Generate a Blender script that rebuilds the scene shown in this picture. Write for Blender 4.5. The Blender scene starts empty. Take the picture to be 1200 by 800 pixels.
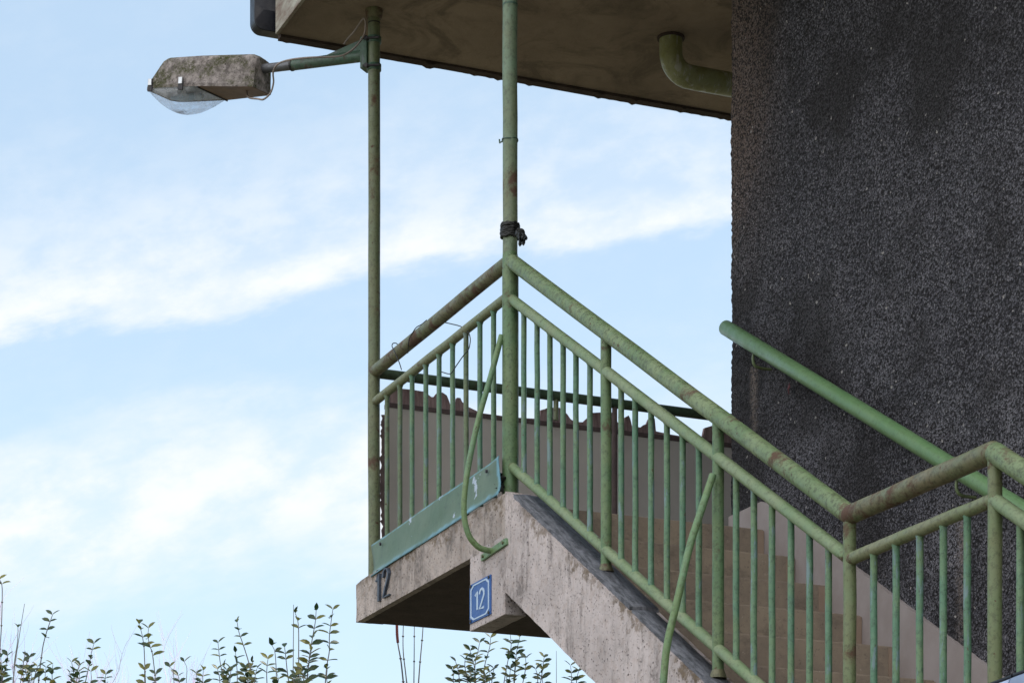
import bpy, bmesh, math, random
from mathutils import Vector, Matrix
random.seed(7)
R = random.Random(11)
scene = bpy.context.scene
col = scene.collection

# ------------------------------------------------------------------ frame
# f, horizon and vanishing points measured on the photograph; (a,b,z): a along the
# stair (towards the viewer), b into the building, z above eye level
F = 2966.0; CX = 600.0; HY = 1330.0; EYE = 1.6
TH = math.atan(1257.0 / F); SN, CS = math.sin(TH), math.cos(TH)
X0, Y0 = -0.0074, 11.0

def W(a, b, z):
    return Vector((X0 + SN * a + CS * b, Y0 - CS * a + SN * b, z + EYE))
def ABZ(p):
    dx, dy = p[0] - X0, p[1] - Y0
    return (SN * dx - CS * dy, CS * dx + SN * dy, p[2] - EYE)
def onb(x, y, b):                     # pixel -> (a,b,z) on plane b
    k = (x - CX) / F
    a = (k * (Y0 + SN * b) - X0 - CS * b) / (SN + k * CS)
    Y = Y0 - CS * a + SN * b
    return (a, b, (HY - y) / F * Y)
def ona(x, y, a):                     # pixel -> (a,b,z) on plane a
    k = (x - CX) / F
    b = (k * (Y0 - CS * a) - X0 - SN * a) / (CS - k * SN)
    Y = Y0 - CS * a + SN * b
    return (a, b, (HY - y) / F * Y)
def onY(x, y, Y):                     # pixel -> world at depth
    return Vector(((x - CX) / F * Y, Y, EYE + (HY - y) / F * Y))

# ------------------------------------------------------------------ materials
class NT:
    def __init__(s, name):
        s.m = bpy.data.materials.new(name); s.m.use_nodes = True
        s.t = s.m.node_tree; s.t.nodes.clear()
        s.out = s.t.nodes.new('ShaderNodeOutputMaterial')
        s.attr = None
    def n(s, typ, **kw):
        nd = s.t.nodes.new(typ)
        for k, v in kw.items(): setattr(nd, k, v)
        return nd
    def l(s, a, b): s.t.links.new(a, b)
    def co(s, scale=(1, 1, 1), off=(0, 0, 0)):
        if s.attr is None:
            s.attr = s.n('ShaderNodeAttribute', attribute_name='abz')
        mp = s.n('ShaderNodeMapping'); s.l(s.attr.outputs['Vector'], mp.inputs['Vector'])
        mp.inputs['Scale'].default_value = scale; mp.inputs['Location'].default_value = off
        if scale == (1, 1, 1): mp.inputs['Rotation'].default_value = (.7 + off[0], .35 + off[1], 1.1 + off[2])
        return mp.outputs['Vector']
    def noise(s, scale, detail=6, rough=.6, st=(1, 1, 1), off=(0, 0, 0), dist=0):
        nd = s.n('ShaderNodeTexNoise'); nd.inputs['Scale'].default_value = scale
        nd.inputs['Detail'].default_value = detail; nd.inputs['Roughness'].default_value = rough
        nd.inputs['Distortion'].default_value = dist
        s.l(s.co(st, off), nd.inputs['Vector']); return nd.outputs['Fac']
    def vor(s, scale, st=(1, 1, 1), feature='F1', out='Distance', rnd=1):
        nd = s.n('ShaderNodeTexVoronoi', feature=feature); nd.inputs['Scale'].default_value = scale
        nd.inputs['Randomness'].default_value = rnd
        s.l(s.co(st), nd.inputs['Vector']); return nd.outputs[out]
    def ramp(s, fac, lo, hi, a=0., b=1.):
        nd = s.n('ShaderNodeMapRange', interpolation_type='SMOOTHSTEP')
        s.l(fac, nd.inputs['Value'])
        for i, v in (('From Min', lo), ('From Max', hi), ('To Min', a), ('To Max', b)): nd.inputs[i].default_value = v
        return nd.outputs['Result']
    def math(s, op, a, b=None, clamp=False):
        nd = s.n('ShaderNodeMath', operation=op, use_clamp=clamp)
        for i, v in enumerate((a, b)):
            if v is None: continue
            if isinstance(v, (int, float)): nd.inputs[i].default_value = v
            else: s.l(v, nd.inputs[i])
        return nd.outputs[0]
    def mix(s, fac, a, b, mode='MIX'):
        nd = s.n('ShaderNodeMix', data_type='RGBA', blend_type=mode)
        for sock, v in ((nd.inputs[0], fac), (nd.inputs[6], a), (nd.inputs[7], b)):
            if isinstance(v, (int, float)): sock.default_value = v
            elif isinstance(v, tuple): sock.default_value = (*v, 1)
            else: s.l(v, sock)
        return nd.outputs[2]
    def comp(s):                       # a,b,z components
        if s.attr is None: s.co()
        sp = s.n('ShaderNodeSeparateXYZ'); s.l(s.attr.outputs['Vector'], sp.inputs[0])
        return sp.outputs
    def fattr(s, name):
        return s.n('ShaderNodeAttribute', attribute_name=name).outputs['Fac']
    def bump(s, h, strength, dist):
        nd = s.n('ShaderNodeBump'); nd.inputs['Strength'].default_value = strength
        nd.inputs['Distance'].default_value = dist; s.l(h, nd.inputs['Height']); return nd.outputs['Normal']
    def fin(s, color, rough=.7, metal=0., normal=None, spec=.5):
        p = s.n('ShaderNodeBsdfPrincipled')
        for k, v in (('Base Color', color), ('Roughness', rough), ('Metallic', metal), ('Specular IOR Level', spec)):
            if isinstance(v, tuple): p.inputs[k].default_value = (*v, 1)
            elif isinstance(v, (int, float)): p.inputs[k].default_value = v
            else: s.l(v, p.inputs[k])
        if normal is not None: s.l(normal, p.inputs['Normal'])
        s.l(p.outputs[0], s.out.inputs['Surface']); s.p = p
        return s.m

def paint(name, base, alt, rust=.5, spots=.5, chip=None, rough=.48, grime=.5):
    t = NT(name)
    c = t.mix(t.ramp(t.noise(5, 5, .6), .35, .68), base, alt)
    c = t.mix(t.ramp(t.noise(55, 7, .75, off=(3, 1, 2)), .50 - .06 * grime, .66 - .04 * grime, 0, .45 + .4 * grime), c, (base[0] * .48, base[1] * .40, base[2] * .42))
    c = t.mix(t.ramp(t.noise(17, 6, .7, off=(7, 3, 5)), .52, .70, 0, .3), c, tuple(min(1, v * 1.3 + .02) for v in alt))
    if chip:
        c = t.mix(t.ramp(t.noise(30, 7, .7, st=(1, 1, .25), off=(9, 2, 4)), .55, .62, 0, .85), c, chip)
    rm = t.ramp(t.noise(4.5, 9, .72, off=(1, 7, 3)), .66 - .13 * rust, .76 - .13 * rust, 0, .92)
    sp = t.ramp(t.noise(38, 4, .6, off=(5, 5, 8)), .72 - .07 * spots, .77 - .07 * spots)
    rcol = t.mix(t.noise(60, 5, .7), (.035, .018, .014), (.15, .075, .05))
    jm = t.ramp(t.math('ADD', t.fattr('joint'), t.math('MULTIPLY', t.math('SUBTRACT', t.noise(34, 6, .75, off=(4, 2, 9)), .5), 1.5)), .80, 1.02, 0, .85)
    m = t.math('MAXIMUM', t.math('MAXIMUM', rm, sp), jm)
    c = t.mix(m, c, rcol)
    rg = t.math('ADD', t.math('MULTIPLY', m, .35), t.ramp(t.noise(20), .3, .7, rough - .08, rough + .14))
    h = t.math('ADD', t.noise(90, 5, .6), t.math('MULTIPLY', m, -.7))
    return t.fin(c, rg, 0, t.bump(h, .5, .0022))

M = {}
M['rail'] = paint('weathered_green_rail', (.125, .200, .088), (.19, .25, .125), .78, 1., grime=.85)
M['railrust'] = paint('rusty_olive_rail', (.135, .165, .082), (.165, .145, .085), 1.15, 1., grime=.9)
M['mid'] = paint('green_mid_rail', (.165, .245, .12), (.215, .27, .15), .5, .5, grime=.2)
M['midold'] = paint('olive_mid_rail', (.165, .20, .10), (.205, .215, .125), .6, .6)
M['bal'] = paint('teal_baluster', (.085, .20, .125), (.14, .23, .12), .25, .55, chip=(.15, .23, .25))
M['balold'] = paint('olive_baluster', (.10, .165, .09), (.14, .18, .095), .5, .6, chip=(.13, .19, .19))
M['post'] = paint('green_post', (.095, .185, .085), (.15, .215, .10), .45, .6)
M['postrust'] = paint('rusty_post', (.135, .19, .085), (.155, .175, .085), .85, .7)
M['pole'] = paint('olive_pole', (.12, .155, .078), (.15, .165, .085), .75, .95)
M['polepale'] = paint('pale_green_pole', (.15, .225, .145), (.165, .19, .11), .55, .35)  # paler green for the stair-head pole above the rails
M['handrail'] = paint('clean_green_handrail', (.125, .245, .105), (.15, .265, .12), .0, .1, rough=.36, grime=0.)
M['backrail'] = paint('dark_green_rail', (.03, .06, .035), (.045, .075, .04), .4, .4)
M['brace'] = paint('green_brace', (.15, .235, .10), (.13, .255, .15), .2, .4)
M['arm'] = paint('lamp_arm_green', (.06, .13, .09), (.07, .115, .085), .95, .6, chip=(.15, .17, .2))
M['pipe'] = paint('mossy_pipe', (.30, .32, .19), (.21, .225, .07), .0, .1, chip=(.42, .43, .38), rough=.4, grime=.1)

def concrete(name, base, dark, moss=False, pits=.5, stain=.5):
    t = NT(name)
    c = t.mix(t.ramp(t.noise(3.2, 8, .65), .35, .7), base, tuple(v * .72 for v in base))
    c = t.mix(t.ramp(t.noise(30, 6, .7, off=(2, 2, 2)), .45, .75, 0, .5), c, (base[0] * .7, base[1] * .6, base[2] * .52))
    # dark vertical run-off stains
    st = t.math('MULTIPLY', t.ramp(t.noise(7, 7, .7, st=(1.6, 1, .35), off=(4, 0, 1)), .48, .68), t.ramp(t.noise(40, 5, .75), .3, .6))
    c = t.mix(t.math('MULTIPLY', st, .75), c, dark)
    vc = t.n('ShaderNodeSeparateColor'); t.l(t.vor(62, out='Color'), vc.inputs[0])
    big = t.ramp(t.vor(62), .16, .30, 1, 0); pm = t.math('MULTIPLY', big, t.math('GREATER_THAN', vc.outputs[0], .86 - .26 * pits))
    vf = t.n('ShaderNodeSeparateColor'); t.l(t.vor(120, out='Color'), vf.inputs[0])
    fine_ = t.math('MULTIPLY', t.ramp(t.vor(120), .2, .4, 1, 0), t.math('GREATER_THAN', vf.outputs[1], .80))
    pm = t.math('MAXIMUM', t.math('MULTIPLY', pm, t.ramp(t.noise(9, 4, .6, off=(8, 1, 1)), .36, .56)), t.math('MULTIPLY', fine_, .6))
    blot = t.ramp(t.noise(5, 8, .72, off=(3, 9, 2)), .60 - .14 * stain, .80 - .14 * stain, 0, .85)
    c = t.mix(t.math('MULTIPLY', blot, t.ramp(t.noise(48, 6, .8), .3, .62, .35, 1)), c, (dark[0] * 1.6, dark[1] * 1.6, dark[2] * 1.65))
    c = t.mix(t.math('MULTIPLY', pm, .8), c, (.05, .043, .04))
    if moss:
        e = t.fattr('edge')
        n1 = t.noise(22, 8, .75, off=(1, 4, 4))
        mm = t.ramp(t.math('SUBTRACT', t.math('MULTIPLY', t.math('SUBTRACT', n1, .42), .55), e), -.012, .05)
        mm = t.math('MULTIPLY', mm, t.ramp(t.noise(3.2, 5, .6, off=(2, 5, 5)), .40, .62, .12, 1))
        c = t.mix(t.math('MULTIPLY', mm, .8), c, t.mix(t.noise(50, 6, .7), (.028, .022, .017), (.22, .15, .07)))
    h = t.math('ADD', t.noise(45, 8, .7), t.math('MULTIPLY', pm, -1.2))
    return t.fin(c, .9, 0, t.bump(h, .8, .006), .25)
M['conc'] = concrete('weathered_concrete', (.60, .535, .53), (.085, .075, .07), True, .9, .28)
M['concold'] = concrete('stained_landing_concrete', (.50, .435, .405), (.07, .064, .06), True, .6, .95)
M['concdark'] = concrete('stained_concrete', (.42, .345, .30), (.06, .052, .046), False, .4)
M['under'] = concrete('shaded_concrete', (.085, .065, .058), (.03, .025, .022), False, .2)  # concrete for undersides, their shade put into a darker base colour

def soffit():
    t = NT('brown_soffit_plaster')
    c = t.mix(t.ramp(t.noise(1.5, 8, .65), .3, .7), (.33, .265, .205), (.22, .175, .135))
    c = t.mix(t.ramp(t.noise(14, 8, .75), .5, .75, 0, .6), c, (.20, .155, .115))
    c = t.mix(t.ramp(t.noise(2.6, 8, .7, off=(6, 3, 0), dist=.8), .47, .66, 0, .75), c, (.13, .105, .08))
    h = t.math('ADD', t.noise(6, 6, .6, dist=1.5), t.math('MULTIPLY', t.noise(90, 5, .7), .35))
    return t.fin(c, .9, 0, t.bump(h, .9, .012), .2)
M['soffit'] = soffit()

def pebble():
    t = NT('dark_pebble_dash')
    # irregular crushed stones: warped cells
    nz = t.n('ShaderNodeTexNoise'); nz.inputs['Scale'].default_value = 70; nz.inputs['Detail'].default_value = 4; t.l(t.co(), nz.inputs['Vector'])
    sb = t.n('ShaderNodeVectorMath', operation='SUBTRACT'); t.l(nz.outputs['Color'], sb.inputs[0]); sb.inputs[1].default_value = (.5, .5, .5)
    sc = t.n('ShaderNodeVectorMath', operation='SCALE'); t.l(sb.outputs[0], sc.inputs[0]); sc.inputs['Scale'].default_value = .016
    ad = t.n('ShaderNodeVectorMath', operation='ADD'); t.l(t.co(), ad.inputs[0]); t.l(sc.outputs[0], ad.inputs[1])
    def V(scale):
        nd = t.n('ShaderNodeTexVoronoi'); nd.inputs['Scale'].default_value = scale; t.l(ad.outputs[0], nd.inputs['Vector']); return nd
    v1 = V(104); v2 = V(190)
    sp = t.n('ShaderNodeSeparateColor'); t.l(v1.outputs['Color'], sp.inputs[0]); v = sp.outputs[0]
    c = t.mix(t.ramp(v, .0, 1.0), (.050, .049, .060), (.190, .188, .218))
    c = t.mix(t.ramp(sp.outputs[2], .88, .90, 0, .8), c, (.28, .275, .30))
    xyz = t.comp()
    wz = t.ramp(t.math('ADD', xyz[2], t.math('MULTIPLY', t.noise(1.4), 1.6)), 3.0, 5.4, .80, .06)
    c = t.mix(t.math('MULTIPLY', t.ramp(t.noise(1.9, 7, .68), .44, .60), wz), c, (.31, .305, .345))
    c = t.mix(t.ramp(t.noise(1.1, 6, .6, off=(2, 6, 1)), .46, .60, 0, .75), c, (.040, .037, .038))
    # brownish dust near the upper corner
    da = t.ramp(xyz[0], -.34, .26, 1, 0); dz = t.ramp(t.math('ADD', xyz[2], t.math('MULTIPLY', t.noise(3), .8)), 4.2, 5.2)
    c = t.mix(t.math('MULTIPLY', t.math('MULTIPLY', da, dz), .75), c, (.30, .215, .17))
    dif = t.ramp(v1.outputs['Distance'], .42, .68, 0, .92)
    c = t.mix(dif, c, (.015, .014, .016))
    c = t.mix(t.ramp(v2.outputs['Distance'], .46, .72, 0, .6), c, (.017, .016, .018))
    c = t.mix(t.math('MULTIPLY', t.ramp(t.noise(30, 5, .72, off=(2, 2, 7)), .54, .68), .75), c, (.022, .021, .024))
    c = t.mix(t.ramp(sp.outputs[1], .9975, .999), c, (.42, .40, .39))
    # lime streaks below the handrail brackets
    for (a0, z1, ln, wd) in STREAKS:
        wob = t.math('ADD', xyz[0], t.math('MULTIPLY', t.math('SUBTRACT', t.noise(9), .5), .05))
        dx = t.math('ABSOLUTE', t.math('SUBTRACT', wob, a0))
        m = t.math('MULTIPLY', t.ramp(dx, .0, wd, 1, 0), t.ramp(xyz[2], z1 - ln, z1 - ln * .2))
        m = t.math('MULTIPLY', m, t.math('LESS_THAN', xyz[2], z1))
        m = t.math('MULTIPLY', m, t.ramp(t.noise(55, 5, .8), .38, .6))
        c = t.mix(t.math('MULTIPLY', m, .75), c, (.30, .25, .22))
    h = t.math('ADD', t.math('MULTIPLY', v1.outputs['Distance'], -1), t.math('MULTIPLY', v2.outputs['Distance'], -.5))
    return t.fin(c, .82, 0, t.bump(h, 1., .011), .3)
HB = [onb(884, 428, 1.27), onb(1128, 590, 1.27)]
STREAKS = [(HB[0][0] + .0, HB[0][2], .50, .055), (HB[1][0] + .0, HB[1][2] - .02, 1.0, .07)]
M['pebble'] = pebble()

def plain(name, c1, c2, scale=6, rough=.8, bump=.4, bs=60, bd=.002, metal=0, st=(1, 1, 1), spec=.4):
    t = NT(name)
    c = t.mix(t.ramp(t.noise(scale, 7, .65, st=st), .32, .68), c1, c2)
    return t.fin(c, t.ramp(t.noise(scale * 3), .3, .7, max(0, rough - .08), min(1, rough + .08)), metal, t.bump(t.noise(bs, 6, .65), bump, bd), spec)
M['beige'] = plain('beige_panel', (.50, .475, .445), (.43, .405, .385), 2.2, .8, .2, 25, .002)
M['tile'] = plain('broken_brown_tile', (.19, .13, .133), (.33, .245, .245), 26, .85, .8, 50, .004, st=(1, 2, .3))
M['trim'] = plain('dark_cap_strip', (.07, .05, .052), (.11, .08, .08), 20, .8, .5)
M['step'] = plain('brown_terrazzo_step', (.28, .232, .178), (.215, .178, .14), 5, .75, .25, 120, .001)
M['steplight'] = plain('pale_step_end', (.30, .225, .17), (.26, .19, .145), 9, .75, .25, 120, .001)
def stepmat():
    t = NT('brown_worn_step')
    c = t.mix(t.ramp(t.noise(4, 7, .65), .32, .68), (.30, .245, .185), (.215, .175, .14))
    c = t.mix(t.ramp(t.noise(9, 8, .75, st=(1, .5, 1), off=(3, 2, 8)), .50, .66, 0, .6), c, (.12, .098, .08))
    c = t.mix(t.ramp(t.noise(70, 4, .7), .58, .68, 0, .5), c, (.09, .075, .065))
    c = t.mix(t.ramp(t.noise(26, 6, .75, off=(1, 8, 3)), .62, .68, 0, .7), c, (.40, .35, .30))
    return t.fin(c, .8, 0, t.bump(t.noise(40, 7, .7), .6, .004), .25)
M['step'] = stepmat()
M['skirt'] = plain('pale_plaster_skirting', (.36, .32, .315), (.30, .26, .25), 4, .8, .25, 70, .0015)
M['felt'] = plain('dark_bitumen_strip', (.04, .042, .05), (.17, .175, .20), 24, .6, 1., 55, .008, st=(.5, 2.5, .5))
M['mortar'] = plain('grey_mortar', (.20, .18, .17), (.12, .108, .10), 9, .9, .8, 45, .004)
M['navy'] = plain('dark_navy_sheet', (.004, .005, .009), (.007, .009, .016), 5, .4, .2)
M['fascia'] = plain('peeling_fascia_board', (.42, .42, .36), (.16, .10, .08), 7, .8, .6, 40, .003, st=(.5, 1, 2))
M['black'] = plain('black_tape', (.008, .009, .009), (.02, .022, .022), 30, .5, .7, 60, .004)
M['wire'] = plain('dark_wire', (.012, .013, .015), (.03, .03, .03), 30, .5)
M['cable'] = plain('pale_cable', (.30, .25, .22), (.22, .19, .18), 12, .6)
M['greycable'] = plain('grey_cable', (.11, .115, .125), (.16, .165, .17), 12, .55)
M['steel'] = plain('dull_steel', (.16, .17, .185), (.10, .10, .11), 18, .5, .5, metal=.5)
M['zinc'] = plain('bright_clip', (.6, .63, .66), (.45, .47, .5), 30, .35, .3, metal=.7)
M['boltdark'] = plain('dark_bolt', (.02, .022, .03), (.05, .045, .05), 40, .6)
M['signblue'] = plain('blue_enamel', (.020, .088, .30), (.026, .10, .33), 20, .4, .1, spec=.3)
M['signwhite'] = plain('pale_enamel', (.40, .52, .68), (.45, .57, .72), 20, .35, .1)
M['digit'] = plain('dark_iron_digit', (.035, .045, .065), (.09, .11, .15), 30, .5, .4, metal=.2)
M['reflector'] = plain('dull_reflector', (.34, .37, .43), (.24, .26, .30), 14, .4, .3, metal=.3)
M['lampunder'] = plain('brown_underplate', (.22, .15, .115), (.17, .12, .10), 9, .75, .3)
M['panelblue'] = plain('pale_blue_sheet', (.38, .47, .66), (.30, .38, .55), 6, .35, .2)
M['stem'] = plain('bare_stem_bark', (.10, .105, .10), (.16, .15, .15), 14, .8)
M['stemred'] = plain('red_twig', (.14, .025, .025), (.10, .02, .02), 14, .7)
M['twig'] = plain('pale_twig_bark', (.62, .56, .74), (.5, .46, .62), 2, .9, .1)
M['redleaf'] = plain('dry_red_leaf', (.13, .035, .045), (.09, .03, .035), 30, .7)
M['wallback'] = plain('grey_render', (.07, .07, .075), (.10, .10, .105), 3, .9, .6, 50, .006)

def housing():
    t = NT('lichened_lamp_housing')
    c = t.mix(t.ramp(t.noise(26, 7, .75), .36, .66), (.12, .105, .10), (.34, .305, .29))
    n = t.noise(5.5, 5, .6, off=(5.1, 2.0, 3.2))
    gm = t.math('MULTIPLY', t.ramp(n, .42, .54), t.ramp(t.noise(60, 6, .8), .35, .6))
    c = t.mix(gm, c, (.05, .055, .018))
    c = t.mix(t.ramp(t.noise(75, 4, .7, off=(1, 1, 5)), .58, .66, 0, .85), c, (.025, .022, .018))
    return t.fin(c, .92, 0, t.bump(t.noise(80, 6, .75), .9, .004), .2)
M['housing'] = housing()

def bowl():
    t = NT('dirty_clear_bowl')
    g = t.n('ShaderNodeBsdfGlossy'); g.inputs['Roughness'].default_value = .12
    tr = t.n('ShaderNodeBsdfTransparent'); tr.inputs[0].default_value = (.93, .95, .98, 1)
    d = t.n('ShaderNodeBsdfTranslucent'); d.inputs[0].default_value = (.95, .96, 1, 1)
    dd = t.n('ShaderNodeBsdfDiffuse'); dd.inputs[0].default_value = (.85, .86, .92, 1)
    dirt = t.n('ShaderNodeBsdfDiffuse'); dirt.inputs[0].default_value = (.30, .235, .19, 1)
    m1 = t.n('ShaderNodeMixShader'); m1.inputs[0].default_value = .05; t.l(tr.outputs[0], m1.inputs[1]); t.l(g.outputs[0], m1.inputs[2])
    md = t.n('ShaderNodeMixShader'); md.inputs[0].default_value = .5; t.l(d.outputs[0], md.inputs[1]); t.l(dd.outputs[0], md.inputs[2])
    m2 = t.n('ShaderNodeMixShader'); t.l(t.ramp(t.noise(16, 6, .7), .36, .66, .10, .42), m2.inputs[0])
    t.l(m1.outputs[0], m2.inputs[1]); t.l(md.outputs[0], m2.inputs[2])
    low = t.fattr('edge')
    wob = t.math('ADD', low, t.math('MULTIPLY', t.math('SUBTRACT', t.noise(24, 5, .7), .5), .55))
    m3 = t.n('ShaderNodeMixShader')
    t.l(t.math('MULTIPLY', t.ramp(wob, .93, .99), t.ramp(t.noise(70, 5, .8), .36, .6, .0, .7)), m3.inputs[0])
    t.l(m2.outputs[0], m3.inputs[1]); t.l(dirt.outputs[0], m3.inputs[2])
    t.l(m3.outputs[0], t.out.inputs['Surface'])
    return t.m
M['bowl'] = bowl()

def kick():
    t = NT('green_kick_plate')
    c = t.mix(t.ramp(t.noise(4, 6, .6, st=(1, 1, 2)), .35, .7), (.10, .165, .115), (.135, .195, .14))
    c = t.mix(t.ramp(t.noise(24, 6, .7, off=(0, 3, 1)), .58, .66, 0, .6), c, (.08, .12, .10))
    ch = t.ramp(t.noise(7, 7, .65, off=(6, 2, 1)),   .615, .635)
    c = t.mix(ch, c, (.42, .50, .60))
    e = t.fattr('edge')                                     # sky reflection painted blue on the lower band, bare zinc on the worn edges
    em = t.ramp(t.math('ADD', e, t.math('MULTIPLY', t.math('SUBTRACT', t.noise(8, 7, .72), .5), 1.1)), .40, .85)
    c = t.mix(em, c, (.17, .36, .46))
    c = t.mix(t.ramp(t.noise(16, 7, .75, off=(3, 3, 3)), .52, .72, 0, .45), c, (.06, .09, .07))
    return t.fin(c, .55, .0, t.bump(t.math('ADD', t.noise(5, 4, .5), t.math('MULTIPLY', ch, -.15)), .6, .018), .3)
M['kick'] = kick()

def leafmat():
    t = NT('glossy_privet_leaf')
    nd = t.n('ShaderNodeAttribute', attribute_name='leafhue')
    c = t.mix(t.ramp(nd.outputs['Fac'], .50, .95), (.024, .052, .018), (.17, .17, .035))
    c = t.mix(t.ramp(t.noise(3), .3, .7, 0, .4), c, (.024, .045, .022))
    m = t.fin(c, .38, 0, None, .5)
    tl = t.n('ShaderNodeBsdfTranslucent'); t.l(c, tl.inputs[0])
    mx = t.n('ShaderNodeMixShader'); mx.inputs[0].default_value = .35
    t.l(t.p.outputs[0], mx.inputs[1]); t.l(tl.outputs[0], mx.inputs[2]); t.l(mx.outputs[0], t.out.inputs['Surface'])
    return m
M['leaf'] = leafmat()

def groundmat():
    t = NT('grass_and_gravel')
    c = t.mix(t.ramp(t.noise(.35, 8, .65), .42, .6), (.17, .15, .12), (.055, .065, .03))
    c = t.mix(t.ramp(t.noise(8, 8, .7), .4, .7, 0, .5), c, (.13, .12, .07))
    return t.fin(c, .95, 0, t.bump(t.noise(12, 8, .7), .6, .03), .1)
M['ground'] = groundmat()

# ------------------------------------------------------------------ mesh builder
BASES = {}
class MB:
    def __init__(s):
        s.v = []; s.f = []; s.sm = []; s.mi = []; s.e = {}; s.h = {}; s.j = {}
    def add(s, p): s.v.append(Vector(p)); return len(s.v) - 1
    def face(s, idx, smooth=False, mi=0): s.f.append(tuple(idx)); s.sm.append(smooth); s.mi.append(mi)
    def tube(s, pts, r, seg=14, caps=True, mi=0):
        pts = [Vector(p) for p in pts]; n = len(pts)
        rs = r if isinstance(r, (list, tuple)) else [r] * n
        tan = []
        for i in range(n):
            d = (pts[min(i + 1, n - 1)] - pts[max(i - 1, 0)]); tan.append(d.normalized())
        up = Vector((0, 0, 1)) if abs(tan[0].z) < .9 else Vector((1, 0, 0))
        nn = (up - tan[0] * up.dot(tan[0])).normalized(); rings = []
        for i in range(n):
            nn = (nn - tan[i] * nn.dot(tan[i])).normalized(); bb = tan[i].cross(nn)
            rings.append([s.add(pts[i] + (nn * math.cos(2 * math.pi * k / seg) + bb * math.sin(2 * math.pi * k / seg)) * rs[i]) for k in range(seg)])
        for i in range(n - 1):
            for k in range(seg):
                k2 = (k + 1) % seg
                s.face((rings[i][k], rings[i][k2], rings[i + 1][k2], rings[i + 1][k]), True, mi)
        if caps:
            for i, rev in ((0, True), (n - 1, False)):
                ring = [s.add(s.v[j]) for j in rings[i]]
                s.face(ring[::-1] if rev else ring, False, mi)
    def prism(s, pts0, pts1, mi=0):    # two matching polygons
        n = len(pts0)
        A = [s.add(p) for p in pts0]; B = [s.add(p) for p in pts1]
        s.face(A[::-1], False, mi); s.face(B, False, mi)
        for i in range(n):
            j = (i + 1) % n
            s.face((A[i], A[j], B[j], B[i]), False, mi)
    def box(s, a0, a1, b0, b1, z0, z1, mi=0):
        q = lambda z: [W(a0, b0, z), W(a1, b0, z), W(a1, b1, z), W(a0, b1, z)]
        s.prism(q(z0), q(z1), mi)
    def build(s, name, mat, parent=None, bevel=0, sub=0, disp=0, dscale=.1, weld=False, remesh=0):
        me = bpy.data.meshes.new(name)
        base = BASES[parent.name] if parent is not None else (s.base if hasattr(s, 'base') else sum(s.v, Vector()) / len(s.v))
        me.from_pydata([tuple(v - base) for v in s.v], [], s.f)
        me.polygons.foreach_set('use_smooth', s.sm)
        mats = mat if isinstance(mat, list) else [mat]
        for m in mats: me.materials.append(m)
        me.polygons.foreach_set('material_index', s.mi)
        for nm, dct in (('edge', s.e), ('leafhue', s.h), ('joint', s.j)):
            if dct:
                at = me.attributes.new(nm, 'FLOAT', 'POINT')
                at.data.foreach_set('value', [dct.get(i, 1.0 if nm == 'edge' else 0.) for i in range(len(s.v))])
        bm = bmesh.new(); bm.from_mesh(me)
        if weld or bevel or sub: bmesh.ops.remove_doubles(bm, verts=bm.verts, dist=1e-5)
        bmesh.ops.recalc_face_normals(bm, faces=bm.faces)
        if bevel:
            ed = [e for e in bm.edges if len(e.link_faces) == 2 and e.calc_face_angle(0) > .5]
            bmesh.ops.bevel(bm, geom=ed, offset=bevel, segments=2, affect='EDGES', profile=.5)
        if sub:
            for _ in range(12):
                le = [e for e in bm.edges if e.calc_length() > sub]
                if not le: break
                bmesh.ops.subdivide_edges(bm, edges=le, cuts=1, use_grid_fill=True)
        if sub: bmesh.ops.triangulate(bm, faces=[f for f in bm.faces if len(f.verts) > 4])
        bm.to_mesh(me); bm.free()
        at = me.attributes.new('abz', 'FLOAT_VECTOR', 'POINT'); buf = []
        for v in me.vertices: buf.extend(ABZ(v.co + base))
        at.data.foreach_set('vector', buf)
        o = bpy.data.objects.new(name, me); col.objects.link(o)
        BASES[o.name] = base
        if parent is not None: o.parent = parent
        else: o.location = base
        if disp:
            tx = bpy.data.textures.new(name + '_relief', 'CLOUDS'); tx.noise_scale = dscale; tx.noise_depth = 4
            md = o.modifiers.new('relief', 'DISPLACE'); md.texture = tx; md.strength = disp; md.mid_level = .5
        return o

def tag(o, label=None, cat=None, group=None, kind=None):
    if label: o['label'] = label
    if cat: o['category'] = cat
    if group: o['group'] = group
    if kind: o['kind'] = kind
    return o
def thing(name, base, label, cat, group=None):
    o = bpy.data.objects.new(name, None); o.empty_display_size = .1
    o.location = base; BASES[o.name] = Vector(base); col.objects.link(o)
    return tag(o, label, cat, group)
def wob(p, q, n, amp, rnd=R):          # slightly imperfect straight run
    p, q = Vector(p), Vector(q); out = []
    for i in range(n + 1):
        t = i / n; j = amp if 0 < i < n else 0
        out.append(p.lerp(q, t) + Vector((rnd.uniform(-j, j), rnd.uniform(-j, j), rnd.uniform(-j, j))))
    return out
def pb(x, y, b=0.): return W(*onb(x, y, b))
def pa(x, y, a): return W(*ona(x, y, a))
def bez(pts, n=8):                     # Catmull-Rom through points
    P = [Vector(p) for p in pts]; P = [P[0] * 2 - P[1]] + P + [P[-1] * 2 - P[-2]]; out = []
    for i in range(1, len(P) - 2):
        for k in range(n):
            t = k / n; a, b, c, d = P[i - 1:i + 3]
            out.append(.5 * ((2 * b) + (c - a) * t + (2 * a - 5 * b + 4 * c - d) * t * t + (3 * b - a - 3 * c + d) * t ** 3))
    out.append(P[-2]); return out
def lin(p, q, x): return p[1] + (q[1] - p[1]) * (x - p[0]) / (q[0] - p[0])

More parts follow.
